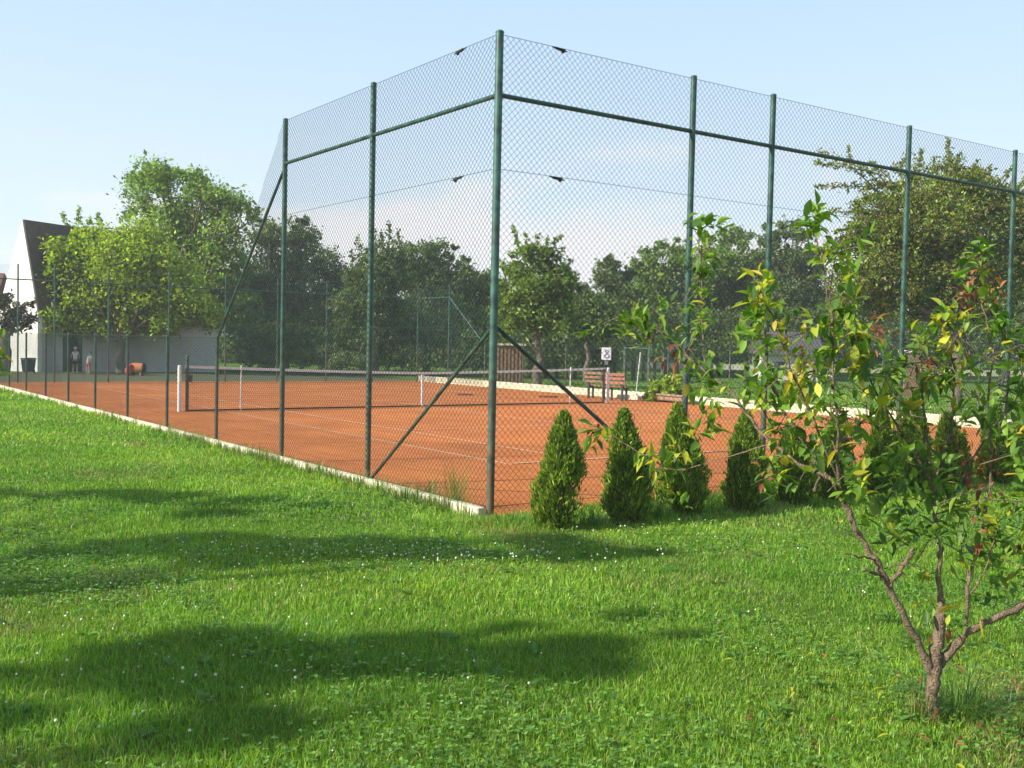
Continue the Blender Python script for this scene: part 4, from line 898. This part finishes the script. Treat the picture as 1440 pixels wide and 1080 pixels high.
q = ground(1350, 1006); tuft('grass_tuft', q, 260, .22, .26, 'long arching dark green grass clump at the foot of the young peach tree', GR, .005)
q = ground(1290, 1012); tuft('grass_tuft', q, 60, .20, .1, 'thin yellowish grass clump left of the peach tree trunk', DRY, .004)
q = ground(720, 742); tuft('grass_tuft', q, 160, .20, .28, 'weedy clump between the corner post and the first thuja', GR)
q = ground(832, 742); tuft('grass_tuft', q, 140, .24, .2, 'weedy clump between the first and second thujas', GR)
q = ground(925, 732); tuft('grass_tuft', q, 140, .28, .2, 'weedy clump between the second and third thujas', GR)
wn = 0
Vs = []; cs = []
for i in range(260):
    b = BN-abs(rng.normal(0, 7)) if i > 60 else BN-rng.random()*28
    P = W(AL-.2+rng.normal(0, .03), max(b, BF)); n = 14; an = rng.random(n)*6.28
    B = P+np.stack([np.cos(an)*.03, np.sin(an)*.03, 0*an], 1); d = np.stack([np.cos(an), np.sin(an), 0*an], 1)*(rng.random(n)*.12)[:, None]; hh = rng.uniform(.06, .26)*(.5+.6*rng.random(n)); s = norm(np.cross(d, np.array([0, 0, 1.]))); wv = .007
    mid = B+d*.4+np.array([0, 0, 1.])*(hh*.65)[:, None]; tip = B+d*1.25+np.array([0, 0, 1.])*hh[:, None]
    Vs.append(np.stack([B-s*wv*.5, B+s*wv*.5, mid+s*wv*.4, mid-s*wv*.4, tip], 1)); cs.append(palette(n, DRY+GR, None, .15))
tag(np_mesh('kerb_weeds', np.concatenate(Vs), 5, M['grassblade'], None, np.concatenate(cs), [(0, 1, 2, 3), (3, 2, 4)]), 'ragged dry grass growing along the kerb of the court', 'weeds', kind='stuff')

# ------------------------------------------------------------------ light
EL = radians(30); AZ = np.array([-uu[0], -uu[1]]); AZ = AZ-vv*sin(radians(13))*1.0; AZ = AZ/np.linalg.norm(AZ)   # horizontal direction towards the sun
sun = bpy.data.lights.new('sun', 'SUN'); sun.energy = 5.0; sun.angle = radians(.8); sun.color = (1., .93, .80)
so = bpy.data.objects.new('sun', sun); col.objects.link(so)
SD = np.array([AZ[0]*cos(EL), AZ[1]*cos(EL), sin(EL)])
so.rotation_euler = Vector([float(-x) for x in SD]).to_track_quat('-Z', 'Y').to_euler()

# trees standing left of the lawn, outside the picture: they cast the long shadows on the grass
def side_tree(label, clumps, base, n, pal='mid'):
    e = empty('broadleaf_tree', base, label, 'tree', 'trees left of the lawn outside the picture'); bl = []
    for (gx, gy, z, rx, rad) in clumps:
        P = np.array([gx, gy, 0])+SD*(z/SD[2])
        for t in np.linspace(-1, 1, max(3, int(rx/rad*1.5))): bl.append((P+np.array([t*rx+rng.normal(0, .12), rng.normal(0, .16), rng.normal(0, .16)]), rad*(1-.35*abs(t))*rng.uniform(.5, 1.25)))
    crown(bl, n, .11, pal, e, fill=.6, clump=.5, per=50, squash=.7)
    m = MB(); b0 = np.array(base, float); top = b0+np.array([0, 0, 3.2]); m.tube(wob(b0, top, 5, .03), [.2, .17, .15, .13, .1], 9)
    for P, r in bl[::2]: m.tube(wob(top-np.array([0, 0, .6]), P, 4, .05), [.07, .05, .03, .01], 6)
    m.build('trunk', M['bark'], e)
side_tree('leafy tree whose branches shade the lawn in front of the corner post', [(-1.3, 8.6, 4.6, 2.0, .30), (-3.0, 8.15, 4.8, .8, .34), (-4.4, 11.1, 4.9, 1.3, .25), (-2.9, 10.7, 4.9, .6, .2), (.6, 8.9, 4.6, .8, .2)], (-9.6, 4.2, 0), 24000)
side_tree('leafy tree whose low branches shade the nearest grass', [(-1.1, 5.45, 4.0, 1.2, .28), (-.2, 5.75, 4.2, .7, .2), (-2.0, 4.85, 4.3, .7, .24), (.9, 6.5, 4.5, .4, .13)], (-8.6, .9, 0), 18000)

# ------------------------------------------------------------------ air
hz = MB(); hz.box((0, 48, 10), 260, 116, 22)
hm = bpy.data.materials.new('air'); hm.use_nodes = True; hn = hm.node_tree; hn.nodes.remove(hn.nodes['Principled BSDF'])
hv = hn.nodes.new('ShaderNodeVolumePrincipled'); hv.inputs['Color'].default_value = (.92, .94, .96, 1); hv.inputs['Density'].default_value = HAZE; hv.inputs['Anisotropy'].default_value = .2
hn.links.new(hv.outputs[0], hn.nodes['Material Output'].inputs['Volume'])
tag(hz.build('haze', hm), kind='stuff')

# ------------------------------------------------------------------ world
w = bpy.data.worlds.new('World'); sc.world = w; w.use_nodes = True; nt = w.node_tree; bg = nt.nodes['Background']
sky = nt.nodes.new('ShaderNodeTexSky'); sky.sky_type = 'NISHITA'; sky.sun_disc = False; sky.sun_elevation = EL
sky.sun_rotation = atan2(AZ[0], AZ[1]); sky.altitude = 200; sky.air_density = 1.; sky.dust_density = 1.2; sky.ozone_density = 1.4
tc = nt.nodes.new('ShaderNodeTexCoord'); sep = nt.nodes.new('ShaderNodeSeparateXYZ'); nt.links.new(tc.outputs['Generated'], sep.inputs[0])
mp = nt.nodes.new('ShaderNodeMapping'); mp.inputs['Scale'].default_value = (2.2, 2.2, 6.); mp.inputs['Location'].default_value = (.35, .1, .2); nt.links.new(tc.outputs['Generated'], mp.inputs['Vector'])
nz = nt.nodes.new('ShaderNodeTexNoise'); nz.inputs['Scale'].default_value = 1.7; nz.inputs['Detail'].default_value = 9; nz.inputs['Roughness'].default_value = .55; nt.links.new(mp.outputs[0], nz.inputs['Vector'])
# cloud amount grows towards the horizon
el_ = nt.nodes.new('ShaderNodeMapRange'); el_.inputs['From Min'].default_value = .0; el_.inputs['From Max'].default_value = .30; el_.inputs['To Min'].default_value = .34; el_.inputs['To Max'].default_value = -.28; nt.links.new(sep.outputs['Z'], el_.inputs['Value'])
azr = nt.nodes.new('ShaderNodeMapRange'); azr.interpolation_type = 'SMOOTHSTEP'; azr.inputs['From Min'].default_value = -.42; azr.inputs['From Max'].default_value = -.10; azr.inputs['To Min'].default_value = -.16; azr.inputs['To Max'].default_value = .03; nt.links.new(sep.outputs['X'], azr.inputs['Value'])
ad0 = nt.nodes.new('ShaderNodeMath'); ad0.operation = 'ADD'; nt.links.new(nz.outputs['Fac'], ad0.inputs[0]); nt.links.new(azr.outputs[0], ad0.inputs[1])
ad = nt.nodes.new('ShaderNodeMath'); ad.operation = 'ADD'; nt.links.new(ad0.outputs[0], ad.inputs[0]); nt.links.new(el_.outputs[0], ad.inputs[1])
cr = nt.nodes.new('ShaderNodeMapRange'); cr.interpolation_type = 'SMOOTHSTEP'; cr.inputs['From Min'].default_value = .50; cr.inputs['From Max'].default_value = .72; cr.inputs['To Max'].default_value = .9; nt.links.new(ad.outputs[0], cr.inputs['Value'])
ve = nt.nodes.new('ShaderNodeMix'); ve.data_type = 'RGBA'; ve.inputs['Factor'].default_value = .80; nt.links.new(sky.outputs[0], ve.inputs['A'])   # thin high veil
vz = nt.nodes.new('ShaderNodeMapRange'); vz.inputs['From Min'].default_value = -.02; vz.inputs['From Max'].default_value = .34; nt.links.new(sep.outputs['Z'], vz.inputs['Value'])
vc = nt.nodes.new('ShaderNodeMix'); vc.data_type = 'RGBA'; nt.links.new(vz.outputs[0], vc.inputs['Factor']); vc.inputs['A'].default_value = (4.0, 4.4, 4.6, 1); vc.inputs['B'].default_value = (2.6, 3.6, 4.75, 1); nt.links.new(vc.outputs['Result'], ve.inputs['B'])
mx = nt.nodes.new('ShaderNodeMix'); mx.data_type = 'RGBA'; nt.links.new(cr.outputs[0], mx.inputs['Factor']); nt.links.new(ve.outputs['Result'], mx.inputs['A']); mx.inputs['B'].default_value = (4.5, 4.42, 4.55, 1)
nt.links.new(mx.outputs['Result'], bg.inputs['Color']); bg.inputs['Strength'].default_value = .12

# ------------------------------------------------------------------ camera and output
cd = bpy.data.cameras.new('camera'); cam = bpy.data.objects.new('camera', cd); col.objects.link(cam)
cd.sensor_width = 36; cd.lens = 36*F_PX/1440; cd.clip_end = 2000; cd.clip_start = .05
R = Matrix(((Rv[0], Uv[0], -Fv[0]), (Rv[1], Uv[1], -Fv[1]), (Rv[2], Uv[2], -Fv[2]))).to_4x4()
cam.matrix_world = Matrix.Translation(Vector([float(x) for x in CAM])) @ R
sc.camera = cam
sc.view_settings.view_transform = 'Standard'; sc.view_settings.look = 'None'; sc.view_settings.exposure = .93; sc.view_settings.gamma = 1
